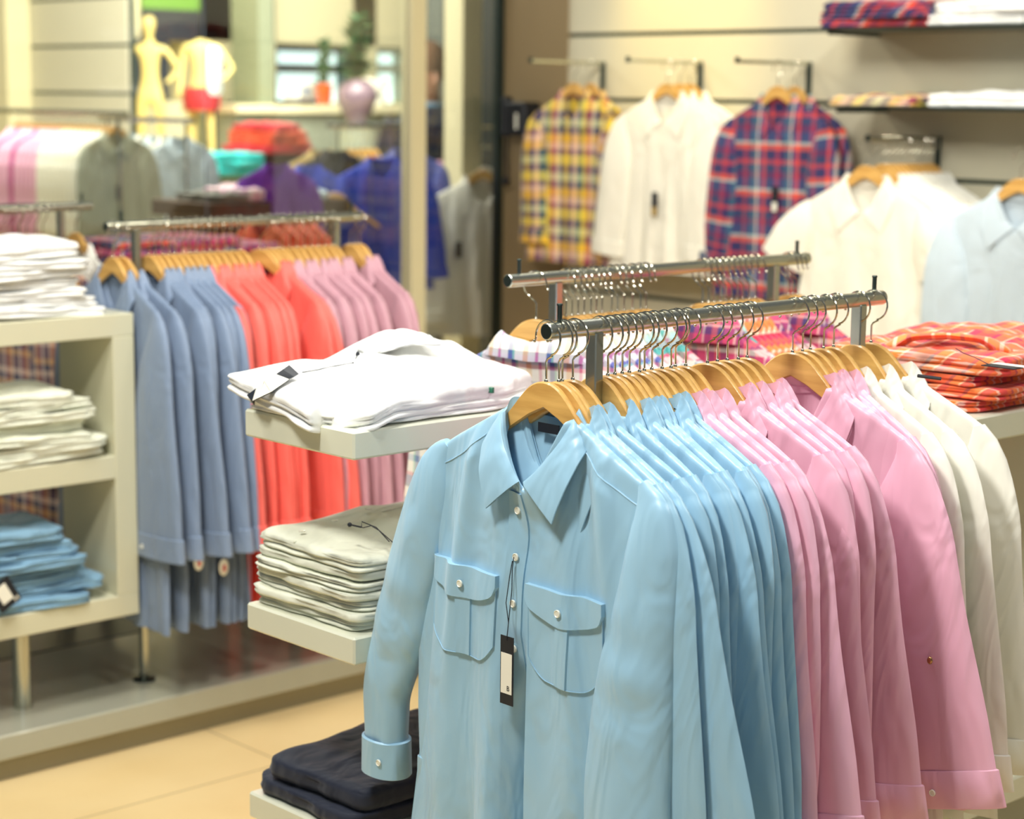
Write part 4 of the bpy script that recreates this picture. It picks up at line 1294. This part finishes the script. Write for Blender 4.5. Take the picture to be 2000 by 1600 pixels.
# grey trousers under the white rack
def trousers(M):
    t = thing('trousers', 'x', 'trousers')
    for s in (-1, 1):
        m, e, r = sleeve_mb([(0, .085, 0, .080), (.2, .080, -.12, .085), (1, .085, -.75, .07)], .022, 0, 5 + s, side=s, nu=22, nv=26, ripple=.12)
        m.build('leg', M, t)
    m = MB(); m.box((-.02, -.165, -.01), (.02, .165, .03), .008); m.build('waistband', M, t)
    return t
tp = Pool([lambda: trousers(GREYC)])
for i in range(3):
    tp.place((5.10 + .06 * i, 3.40, 1.04), 0, 'dark grey trousers under the white shirts on the slat wall, %s along' % ORD[i], 'trousers', 'grey trousers on the wall')
t = thing('faceout_arm', 'low display arm on the slat wall holding the grey trousers', 'display arm', (XW, 3.40, 1.085), 0, 'arms on the slat wall')
m = MB(); m.box((-.22, -.007, -.02), (0, .007, -.005), .002); m.build('bar', M_STEELD, t, smooth=False)

for z, y1, lab in ((1.862, 3.976, 'upper'), (1.617, 3.93, 'lower')):
    t = thing('wall_shelf', 'thin %s glass-edged shelf on the slat wall with folded shirts' % lab, 'shelf', (XW, y1, z), 0, 'shelves on the slat wall')
    m = MB(); m.box((-.30, -2.2, -.008), (0, 0, 0), .002); m.build('board', M_STEELD, t, smooth=False)
    for yy in (-.03, -1.1):
        m = MB(); m.box((-.27, yy - .003, -.020), (0, yy + .003, -.008)); m.build('bracket', M_STEELD, t, smooth=False)
def wpile(n, M, what, z, u0, u1, v, h, seed, g):
    a = at_x(u0, v, 5.02); b = at_x(u1, v, 5.02)
    d = abs(a.y - b.y); y = (a.y + b.y) / 2
    for i in range(n):
        folded(M, '%s folded on the %s wall shelf, %s' % (what, g, 'alone' if n == 1 else 'topmost' if i == n - 1 else ORD[i] + ' from the bottom'), 'shirt', what + 's on the wall shelves', (5.15, y + R.uniform(-.01, .01), z + h * i), .26, d, h, seed + i, rz=radians(R.uniform(-3, 3)), lips=2, hump=.01 if i == n - 1 else 0, rough=.004, jit=.02)
wpile(3, P_NAVY, 'navy and red plaid shirt', 1.862, 1600, 1808, 40, .026, 300, 'upper')
wpile(2, BRIGHT, 'white shirt', 1.862, 1812, 2010, 40, .034, 310, 'upper')
wpile(1, P_YEL, 'yellow and violet plaid shirt', 1.617, 1612, 1790, 200, .030, 320, 'lower')
wpile(1, BRIGHT, 'white shirt', 1.617, 1804, 2040, 200, .040, 330, 'lower')
# black handset unit on the brown panel
p = at_x(1034, 232, 5.28)
t = thing('intercom_box', 'black wall box with a handset and hanging cord on the brown panel', 'intercom', (5.29, p.y, p.z))
m = MB(); m.box((-.09, -.055, -.065), (0, .065, .065), .008); m.build('case', M_BLKP, t, smooth=False)
m = MB(); m.box((-.095, -.018, -.04), (-.088, -.008, .02)); m.build('label_plate', M_TAGW, t, smooth=False)
m = MB(); m.box((-.08, .068, -.07), (-.03, .098, .085), .008); m.build('handset', M_BLKP, t, smooth=False)
m = MB(); m.tube([(-.05, .083, -.065), (-.05, .087, -.14), (-.05, .082, -.20), (-.05, .086, -.245)], .006, 8); m.sphere((-.05, .086, -.245), .014, 8, (1, 1, 1.6)); m.build('cord', M_BLKP, t)

# ================================================================== BETWEEN THE PLATFORM AND THE GLASS
y = 5.28
a = at_y(185, 520, y); b = at_y(488, 515, y)
t = thing('display_table', 'low display table with plaid piles behind the platform rail', 'table', ((a.x + b.x) / 2, y, .07))
zt = 1.055
m = MB(); m.box((-.40, -.17, zt - .07 - .03), (.40, .17, zt - .07), .003); m.build('table_top', M_CAB, t, smooth=False)
for sx in (-.36, .36):
    for sy in (-.14, .14):
        m = MB(); m.box((sx - .015, sy - .015, 0), (sx + .015, sy + .015, zt - .10)); m.build('leg', M_STEELD, t, smooth=False)
for j, (xx, ww) in enumerate(((a.x + .13, .26), ((a.x + b.x) / 2 + .03, .28), (b.x - .08, .22))):
    n = (5, 5, 4)[j]
    for i in range(n):
        folded(P_MAG if (i + j) % 2 else P_NAVY, 'dark plaid folded shirt behind the platform rail, %s in the %s pile' % ('top' if i == n - 1 else ORD[i] + ' up', ORD[j]), 'shirt', 'plaid shirts on the table behind the rail', (xx, y, zt + .026 * i), ww * R.uniform(.9, 1), .30, .026, 400 + j * 10 + i, lips=1, rough=.003, jit=.01)

# ================================================================== BEYOND THE GLASS
yb = 6.25
a = at_y(412, 398, yb); b = at_y(684, 398, yb)
t = thing('display_bench', 'dark brown display bench beyond the glass', 'bench', ((a.x + b.x) / 2, yb + .2, 0))
L2 = (b.x - a.x) / 2
DB = mat('dark_walnut', (74, 52, 32), .5)
m = MB(); m.box((-L2, -.2, a.z - .06), (L2, .22, a.z), .004); m.build('bench_top', DB, t, smooth=False)
m = MB(); m.box((-L2 + .05, -.15, 0), (L2 - .05, .18, a.z - .06)); m.build('plinth', DB, t, smooth=False)
for i, (u0, u1, M_, lab, h) in enumerate(((418, 500, GREYC, 'grey knitted', .03), (480, 600, P_PATCH, 'pink and violet checked', .045), (585, 650, LTBLUE, 'pale grey', .03))):
    q0 = at_y(u0, 395, yb + .02); q1 = at_y(u1, 395, yb + .02)
    folded(M_, '%s garment heaped on the dark bench beyond the glass' % lab, 'garment', None, ((q0.x + q1.x) / 2, yb + .17, a.z), q1.x - q0.x, .28, h, 500 + i, lips=2, rough=.008, jit=.02, hump=.02 if i == 1 else 0)
t = thing('wooden_hanger', 'loose wooden hanger lying on the dark bench beyond the glass', 'hanger', at_y(655, 388, yb + .1), radians(90))
m = MB(); extrude_outline(m, [(a_, b_ + .1) for a_, b_ in HTOP], [(a_, b_ + .1) for a_, b_ in HBOT], .006); o = m.build('shoulder_bar', M_WOOD, t)
o.rotation_euler = (0, 0, radians(-50))
# orange-red shirt backs hanging on the bench front
op = Pool([lambda: make_shirt(ORANGE, hem=-.6, seed=170, T=.02, A=.006, detail=False, nu=24, nv=18, b=.02)])
q = at_y(520, 408, 6.0)
for i in range(4):
    op.place((at_y(512 + 26 * i, 420, 6.0).x, 6.0, q.z + .05), radians(0), 'orange-red shirt hung in front of the dark bench, %s of four' % ORD[i], 'shirt', 'orange shirts before the bench', .8)


def back_rail(label, p0, along, length, z, ends=True):
    t = thing('garment_rail', label, 'clothes rail', (p0.x, p0.y, 0))
    d = Vector(along)
    m = MB(); m.tube([(0, 0, z), tuple(d * length + Vector((0, 0, z)))], .0125, 14); m.build('bar', M_STEEL, t)
    for s in (.06, length - .06):
        q = d * s
        m = MB(); m.tube([(q.x, q.y, 0), (q.x, q.y, z)], .007, 12); m.build('post', M_STEEL, t)
    return t


# rack with pink, cream and grey-green shirts (row runs away to the left)
bk = dict(T=.012, A=.006, nu=28, nv=22, detail=False, b=.016)
p = at_d(226, 222, 8.0)
back_rail('rail beyond the glass with pink, cream and grey-green shirts', Vector((p.x, p.y - .08, 0)), (0, 1, 0), 1.75, p.z)
gp = Pool([lambda: make_shirt(GREYGREEN, hem=-.8, seed=180, **bk)]); cp_ = Pool([lambda: make_shirt(CREAM, hem=-.8, seed=181, **bk)]); pp_ = Pool([lambda: make_shirt(PINK, hem=-.8, seed=182, **bk)]); hp_ = Pool([lambda: make_shirt(cloth('magenta_cotton', (190, 80, 140)), hem=-.8, seed=183, **bk)])
us = [226 - 9 * i for i in range(22)]
for i, u in enumerate(us):
    P_ = gp if i < 1 else cp_ if i < 10 else hp_ if i in (15, 19) else pp_
    c = 'grey-green' if i < 1 else 'cream' if i < 10 else 'magenta' if i in (15, 19) else 'pale pink'
    yy = at_x(u, 222, p.x).y
    if i == 0: gy0 = yy
    P_.place((p.x, yy, p.z), radians(90), '%s shirt on the rail beyond the glass, %s from its near end' % (c, ORD[i]), 'shirt', 'pastel shirts beyond the glass', .66)
    hang(p.x, yy, p.z, radians(90), 'wooden hanger on the pastel rail beyond the glass, %s from its near end' % ORD[i], 'hangers on the pastel rail').scale = (.66,) * 3
# cluster of washed blue and cream shirts
p = at_d(352, 236, 8.3)
back_rail('rail beyond the glass with washed blue and cream shirts', Vector((p.x, p.y - .1, 0)), (0, 1, 0), .75, p.z)
bp = Pool([lambda: make_shirt(LTBLUE, hem=-.7, seed=185, **bk)]); bp2 = Pool([lambda: make_shirt(DENIM, hem=-.7, seed=186, **bk)])
for i in range(7):
    P_, c = ((bp, 'washed blue'), (cp_, 'cream'), (bp, 'washed blue'), (cp_, 'cream'), (bp, 'washed blue'), (bp2, 'mid blue'), (bp, 'washed blue'))[i]
    P_.place((p.x, p.y + .085 * i, p.z), radians(90 + R.uniform(-8, 8)), '%s shirt in the cluster behind the glass joint, %s from the front' % (c, ORD[i]), 'shirt', 'washed blue cluster beyond the glass', .62)
# turquoise stack on a cream stand
y = 7.6
a = at_y(408, 345, y); b = at_y(500, 345, y)
t = thing('display_stand', 'cream display stand beyond the glass under the turquoise stack', 'stand', ((a.x + b.x) / 2, y + .2, 0)); hw = (b.x - a.x) / 2
m = MB(); m.box((-hw, -.2, a.z - .05), (hw, .2, a.z), .004); m.build('top_board', M_CAB, t, smooth=False)
m = MB(); m.box((-hw + .03, -.17, 0), (hw - .03, .17, a.z - .05)); m.build('body', M_CTR, t, smooth=False)
for i in range(3):
    folded(TEAL, 'turquoise shirt folded on the cream stand beyond the glass, %s' % ('topmost' if i == 2 else ORD[i] + ' from the bottom'), 'shirt', 'turquoise stack', ((a.x + b.x) / 2, y + .1, a.z + .035 * i), 2 * hw * .95, .36, .034, 520 + i, lips=1, rough=.006, jit=.02)
# orange stack with purple and royal garments hanging below
y = 8.0
a = at_y(498, 300, y); b = at_y(596, 300, y)
t = thing('display_stand', 'display stand beyond the glass under the orange and red stack', 'stand', ((a.x + b.x) / 2, y + .2, 0)); hw = (b.x - a.x) / 2
m = MB(); m.box((-hw, -.2, a.z - .05), (hw, .2, a.z), .004); m.build('top_board', DB, t, smooth=False)
m = MB(); m.box((-hw + .03, -.10, 0), (hw - .03, .17, a.z - .05)); m.build('body', DB, t, smooth=False)
for i in range(4):
    folded((RED, ORANGE, ORANGE, RED)[i], '%s shirt on the stand beyond the glass, %s' % (('red', 'orange', 'orange', 'red')[i], 'topmost' if i == 3 else ORD[i] + ' from the bottom'), 'shirt', 'orange and red stack', ((a.x + b.x) / 2, y + .1, a.z + .036 * i), 2 * hw * (1 - .12 * i), .36, .035, 530 + i, lips=1, rough=.006, jit=.02)


def far_shirt(M, u, v, d, rz, label, sc=1.0, k=None, hem=-.8, W=0):
    q = at_d(u, v, d)
    key = ('far', M.name)
    if key not in lp:
        lp[key] = Pool([lambda: make_shirt(M, hem=hem, seed=190 + len(lp), T=.03, A=.012, nu=32, nv=24, detail=False, b=.03)])
    return lp[key].place(tuple(q), rz, label, 'shirt', None, sc)


F90 = YAW - radians(0)
far_shirt(PURPLE, 540, 288, 7.6, F90, 'dark purple shirt hanging under the orange stack beyond the glass', .6)
far_shirt(ROYAL, 604, 292, 8.0, F90, 'royal blue shirt beside the purple one beyond the glass', .6)
far_shirt(TAN, 628, 262, 8.8, F90 + .5, 'tan shirt between the royal blue and the black garments beyond the glass', .65)
far_shirt(DARK, 655, 262, 8.6, F90 + .3, 'black shirt in the crowded rack beyond the glass', .65)
cm_ = [NAVY, GREYC, TAN, RED, ROYAL2, DARK]
for i in range(6):
    q = at_d(676 + 11 * i, 258, 9.0)
    if ('row', cm_[i].name) not in lp:
        lp[('row', cm_[i].name)] = Pool([lambda M=cm_[i]: make_shirt(M, hem=-.75, seed=195, **bk)])
    lp[('row', cm_[i].name)].place(tuple(q), radians(-8), '%s shirt seen edge-on in the crowded rack under the vase, %s along' % (('black-navy', 'grey', 'tan', 'red', 'indigo', 'black')[i], ORD[i]), 'shirt', 'edge-on shirts under the vase')
    hang(q.x, q.y, q.z, radians(-8), 'wooden hanger in the crowded rack under the vase, %s along' % ORD[i], 'hangers under the vase')
q = at_d(640, 246, 8.9)
back_rail('dark rail beyond the glass below the counter', q, (1, 0, 0), 1.4, q.z)
far_shirt(ROYAL2, 792, 256, 8.4, F90 - .1, 'dusty indigo shirt behind the big royal blue one', .7)
far_shirt(ROYAL, 748, 268, 8.0, F90, 'long royal blue shirt beside the cream pillar beyond the glass', .78)
far_shirt(PINK, 842, 285, 8.6, F90 - .2, 'pale pink shirt between the two cream pillars', .6)
far_shirt(P_TEAL, 826, 340, 8.8, F90 - .4, 'turquoise and pink plaid shirt low between the two cream pillars', .5)
far_shirt(CREAM, 944, 296, 8.25, F90 + .1, 'cream shirt hanging beyond the glass beside the dark post', .98)
far_shirt(WHITE, 975, 284, 8.6, F90 + .1, 'white shirt behind the cream one beside the dark post', .9)
q = at_d(905, 284, 8.4)
back_rail('short rail beyond the glass beside the dark post', q, (.35, -.35, 0), .6, q.z)
for u, v, d in ((944, 296, 8.25),):
    q = at_d(u, v, d); hang(q.x, q.y, q.z, F90, 'wooden hanger under the %s shirt beyond the glass' % 'cream', None)
q = at_d(896, 488, 8.2)
t = thing('price_tag', 'dark hang tag on the cream shirt beside the dark post', 'tag', q, F90)
m = MB(); m.box((-.002, -.014, -.035), (0, .014, .035)); m.build('card', M_BLACK, t, smooth=False)
q = at_y(232, 372, gy0 - .024)
t = thing('price_tag', 'black hang tag on the grey-green shirt beyond the glass', 'tag', q, radians(90))
m = MB(); m.box((-.002, -.013, -.04), (0, .013, .02)); m.build('card', M_BLACK, t, smooth=False)

# counter, monitor, plants, vase
y = 9.8
a = at_y(462, 205, y); b = at_y(860, 215, y)
t = thing('service_counter', 'grey-green service counter in front of the bright windows', 'counter', ((a.x + b.x) / 2, y + .3, 0)); hw = (b.x - a.x) / 2
m = MB(); m.box((-hw, -.3, a.z - .05), (hw, .3, a.z), .004); m.build('worktop', M_PILLAR, t, smooth=False)
m = MB(); m.box((-hw + .03, -.25, 0), (hw - .03, .27, a.z - .05)); m.build('front_panel', M_CTR, t, smooth=False)
zc = a.z
q = at_y(585, 190, y + .2)
t = thing('cash_register', 'pale box-shaped cash register with a blue screen on the counter', 'cash register', (q.x, y + .2, zc), radians(20))
m = MB(); m.box((-.13, -.1, 0), (.13, .1, .03), .005); m.build('base', M_BLKP, t, smooth=False)
m = MB(); m.box((-.11, -.06, .03), (.11, .06, .14), .01); m.build('housing', M_TAGW, t, smooth=False)
m = MB(); m.box((-.05, -.066, .07), (.01, -.061, .11)); m.build('screen', mat('blue_screen', (90, 130, 170), .3), t, smooth=False)


def leafy(t, n, h, spread, seed, z0, M=M_LEAF, lw=.02):
    RR = random.Random(seed); mb = MB()
    for i in range(n):
        a_ = RR.uniform(0, 2 * pi); zz = z0 + h * RR.uniform(.1, 1); r = spread * RR.uniform(.3, 1) * (1 - .5 * (zz - z0) / h)
        base = Vector((RR.uniform(-.01, .01), RR.uniform(-.01, .01), zz - .04)); tip = Vector((r * cos(a_), r * sin(a_), zz + RR.uniform(-.03, .06)))
        d = tip - base; s = d.cross(Vector((0, 0, 1))).normalized() * lw * RR.uniform(.7, 1.5); m_ = base + d * .5 + Vector((0, 0, .02))
        mb.add([tuple(base), tuple(m_ + s), tuple(tip), tuple(m_ - s), tuple(m_ + Vector((0, 0, .008)))], [(0, 1, 4), (1, 2, 4), (2, 3, 4), (3, 0, 4)])
    mb.tube([(0, 0, z0 - .05), (0, .003, z0 + h * .5), (0, 0, z0 + h * .95)], .006, 6)
    return mb.build('foliage', M, t, smooth=False)


q = at_y(633, 205, y + .05)
t = thing('potted_plant', 'small leafy plant in an orange pot on the counter', 'plant', (q.x, y + .05, zc))
m = MB(); m.lathe([(.035, 0), (.05, .04), (.052, .13), (.048, .135), (.044, .12)], (0, 0, 0), 20); m.build('pot', M_POT, t)
leafy(t, 70, .26, .11, 4, .13)
q = at_y(697, 246, y - .5)
t = thing('potted_plant', 'tall dark plant in a round mauve vase before the counter', 'plant', (q.x, y - .5, 0))
m = MB(); m.lathe([(.13, 0), (.13, q.z - .0), (.05, q.z + .0)], (0, 0, 0), 20); m.build('stand', M_CTR, t)
m = MB(); m.lathe([(.05, 0), (.06, .03), (.10, .10), (.125, .17), (.11, .23), (.07, .27), (.06, .275), (.05, .26)], (0, 0, q.z), 24); m.build('vase', M_VASE, t)
leafy(t, 150, .38, .20, 9, q.z + .27, lw=.022)
q = at_y(725, 190, y + .2)
t = thing('flower_bunch', 'pale cream flower bunch on the counter beside the tall plant', 'flowers', (at_y(752, 200, y).x, y + .1, zc))
mb = MB(); RR = random.Random(2)
for i in range(26):
    mb.sphere((RR.uniform(-.08, .08), RR.uniform(-.05, .05), .06 + RR.uniform(-.05, .10)), .026, 6)
mb.build('blossom', CREAM, t); m = MB(); m.lathe([(.03, 0), (.035, .06)], (0, 0, 0), 12); m.build('pot', M_TAGW, t)

# mannequins
def skinned(name, M, parent, verts, edges, radii, root=0, sub=2):
    me = bpy.data.meshes.new(name); me.from_pydata(verts, edges, []); me.update()
    o = bpy.data.objects.new(name, me); COL.objects.link(o)
    md = o.modifiers.new('skin', 'SKIN'); sb = o.modifiers.new('sub', 'SUBSURF'); sb.levels = sb.render_levels = sub
    md.use_smooth_shade = True
    for i, r in enumerate(radii):
        v = me.skin_vertices[0].data[i]; v.radius = r if hasattr(r, '__len__') else (r, r); v.use_root = (i == root)
    me.materials.append(M); o.parent = parent
    return o


def mannequin(label, loc, rz, pose=0, head=True, clothes=None, sc=1.0):
    t = thing('mannequin', label, 'mannequin', loc, rz); t.scale = (sc,) * 3
    V = [(0, 0, .98), (0, 0, 1.12), (0, 0, 1.28), (0, 0, 1.40), (0, 0, 1.48), (0, -.02, 1.55), (0, -.02, 1.66), (0, -.02, 1.74),
         (.16, 0, 1.40), (.30, .02, 1.20), (.17, -.06, 1.05), (-.16, 0, 1.40), (-.20, .01, 1.15), (-.21, -.03, .92),
         (.09, 0, .90), (.10, 0, .50), (.10, .02, .08), (-.09, 0, .90), (-.10, 0, .50), (-.10, .02, .08)]
    E_ = [(0, 1), (1, 2), (2, 3), (3, 4), (3, 8), (8, 9), (9, 10), (3, 11), (11, 12), (12, 13), (0, 14), (14, 15), (15, 16), (0, 17), (17, 18), (18, 19)]
    Rr = [(.14, .10), (.105, .085), (.13, .10), (.12, .08), (.045, .045), (.05, .05), (.105, .12), (.07, .07), (.05, .05), (.038, .038), (.026, .026), (.05, .05), (.038, .038), (.026, .026), (.085, .085), (.055, .055), (.035, .035), (.085, .085), (.055, .055), (.035, .035)]
    Rr = [(a_ * .78, b_ * .78) for a_, b_ in Rr]
    if head:
        E_ += [(4, 5), (5, 6), (6, 7)]
    else:
        V = V[:5] + V[8:]; Rr = Rr[:5] + Rr[8:]
        E_ = [(a_ - 3 if a_ > 4 else a_, b_ - 3 if b_ > 4 else b_) for a_, b_ in E_]
    skinned('body', M_MANN, t, V, E_, Rr)
    if clothes:
        m = MB(); m.lathe([(.17, .80), (.185, .90), (.165, 1.02), (.15, 1.02)], (0, 0, 0), 24); m.build('shorts', clothes, t)
    m = MB(); m.lathe([(.16, 0), (.16, .02), (.02, .03), (.012, .10)], (0, 0, 0), 24); m.build('base_plate', M_STEELD, t)
    return t


def stand_at(u, vh, d, full):
    q = at_d(u, vh, d); return (q.x, q.y, q.z - full)


sc1 = 1.0
for (u, v, d, full, lab, kw) in ((291, 22, 12.3, 1.78, 'pale yellow mannequin with a smooth head beyond the end of the slat wall', {}),
                                 (392, 72, 11.6, 1.50, 'headless pale yellow mannequin in red shorts beside the glass joint', dict(head=False, clothes=RED))):
    q = at_d(u, v, d); b_ = q.z - full * .62
    mannequin(lab, (q.x, q.y, b_), YAW - pi / 2, sc=.62, **kw)
    pl_ = thing('mannequin_plinth', 'white box plinth under the %s mannequin' % ('headless' if kw else 'smooth-headed'), 'plinth', (q.x, q.y, 0), YAW - pi / 2)
    m = MB(); m.box((-.14, -.14, 0), (.14, .14, b_), .004); m.build('plinth_box', M_TAGW, pl_, smooth=False)
q = at_y(345, 12, YF - .1)
t = thing('poster', 'green and black poster high on the far wall', 'poster', (q.x, YF - .03, q.z))
m = MB(); m.box((-.22, -.01, -.02), (.22, .01, .30)); m.build('sheet', mat('green_print', (112, 158, 60), .5), t, smooth=False)
m = MB(); m.box((-.22, -.012, -.22), (.22, .010, -.02)); m.build('lower_print', mat('black_print', (44, 46, 52), .5), t, smooth=False)
# tall white paper lantern
q = at_d(420, 140, 9.0)
t = thing('paper_lantern', 'tall glowing white cylinder lamp beyond the glass', 'lamp', (q.x, q.y, 0))
m = MB(); m.lathe([(.02, q.z - .11), (.034, q.z - .09), (.036, q.z), (.034, q.z + .09), (.02, q.z + .11)], (0, 0, 0), 20); m.build('lamp_shade', mat('lit_paper', (250, 250, 244), .6, emit=((250, 250, 240), .8)), t)
m = MB(); m.lathe([(.006, 0), (.006, q.z - .1)], (0, 0, 0), 10); m.build('pole', M_STEELD, t)
m = MB(); m.lathe([(.09, 0), (.09, .01)], (0, 0, 0), 16); m.build('base', M_STEELD, t)
# a shopper between the two cream pillars
q = at_d(836, 112, 9.4)
t = thing('person', 'person with brown hair in a dark navy jacket standing between the two cream pillars', 'person', (q.x, q.y, 0), YAW - pi / 2)
h = q.z + .0
V = [(0, 0, .92), (0, 0, 1.08), (0, 0, 1.24), (0, 0, 1.36), (0, 0, 1.44), (0, -.015, 1.52), (0, -.02, 1.62), (.16, 0, 1.35), (.20, .02, 1.10), (.17, -.10, .90), (-.16, 0, 1.35), (-.20, .02, 1.10), (-.19, -.04, .86),
     (.09, 0, .86), (.10, -.01, .48), (.10, .02, .08), (.11, -.10, .04), (-.09, 0, .86), (-.10, -.01, .48), (-.10, .02, .08), (-.11, -.10, .04), (0, -.10, 1.595)]
k_ = (q.z + .06) / 1.72
V = [(a_, b_, c_ * k_) for a_, b_, c_ in V]
E_ = [(0, 1), (1, 2), (2, 3), (3, 4), (4, 5), (5, 6), (3, 7), (7, 8), (8, 9), (3, 10), (10, 11), (11, 12), (0, 13), (13, 14), (14, 15), (15, 16), (0, 17), (17, 18), (18, 19), (19, 20), (5, 21)]
Rr = [(.15, .11), (.13, .10), (.15, .11), (.12, .08), (.05, .05), (.07, .08), (.078, .095), .055, .042, .028, .055, .042, .028, .09, .06, .042, .035, .09, .06, .042, .035, .014]
skinned('body', M_SKIN, t, V, E_, Rr)
m = MB(); m.lathe([(.21, .74 * k_), (.20, .95 * k_), (.185, 1.1 * k_), (.205, 1.28 * k_), (.19, 1.37 * k_), (.085, 1.44 * k_), (.07, 1.46 * k_)], (0, 0, 0), 28); m.build('jacket', NAVY, t)
for sgn in (-1, 1):
    m = MB(); m.tube([(sgn * .15, 0, 1.38 * k_), (sgn * .2, .015, 1.22 * k_), (sgn * .215, .02, 1.08 * k_), (sgn * .19, -.06, .94 * k_)], [.07, .065, .055, .045], 14); m.build('jacket_sleeve', NAVY, t)
    m = MB(); m.tube([(sgn * .09, 0, .88 * k_), (sgn * .10, -.01, .48 * k_), (sgn * .10, .02, .06 * k_)], [.11, .08, .065], 14); m.build('trouser_leg', DARK, t)
m = MB(); m.sphere((0, .012, 1.635 * k_), .105, 14, (.9, 1.0, 1.12)); m.build('hair', M_HAIR, t)
m = MB(); m.lathe([(.075, 1.43 * k_), (.08, 1.455 * k_), (.06, 1.475 * k_)], (0, 0, 0), 20); m.build('collar', DENIM, t)

# small ceiling lamps seen as points
for i, (u, v, d) in enumerate(((703, 262, 10.5), (905, 178, 9.5))):
    q = at_d(u, v, d)
bpy.context.view_layer.update()
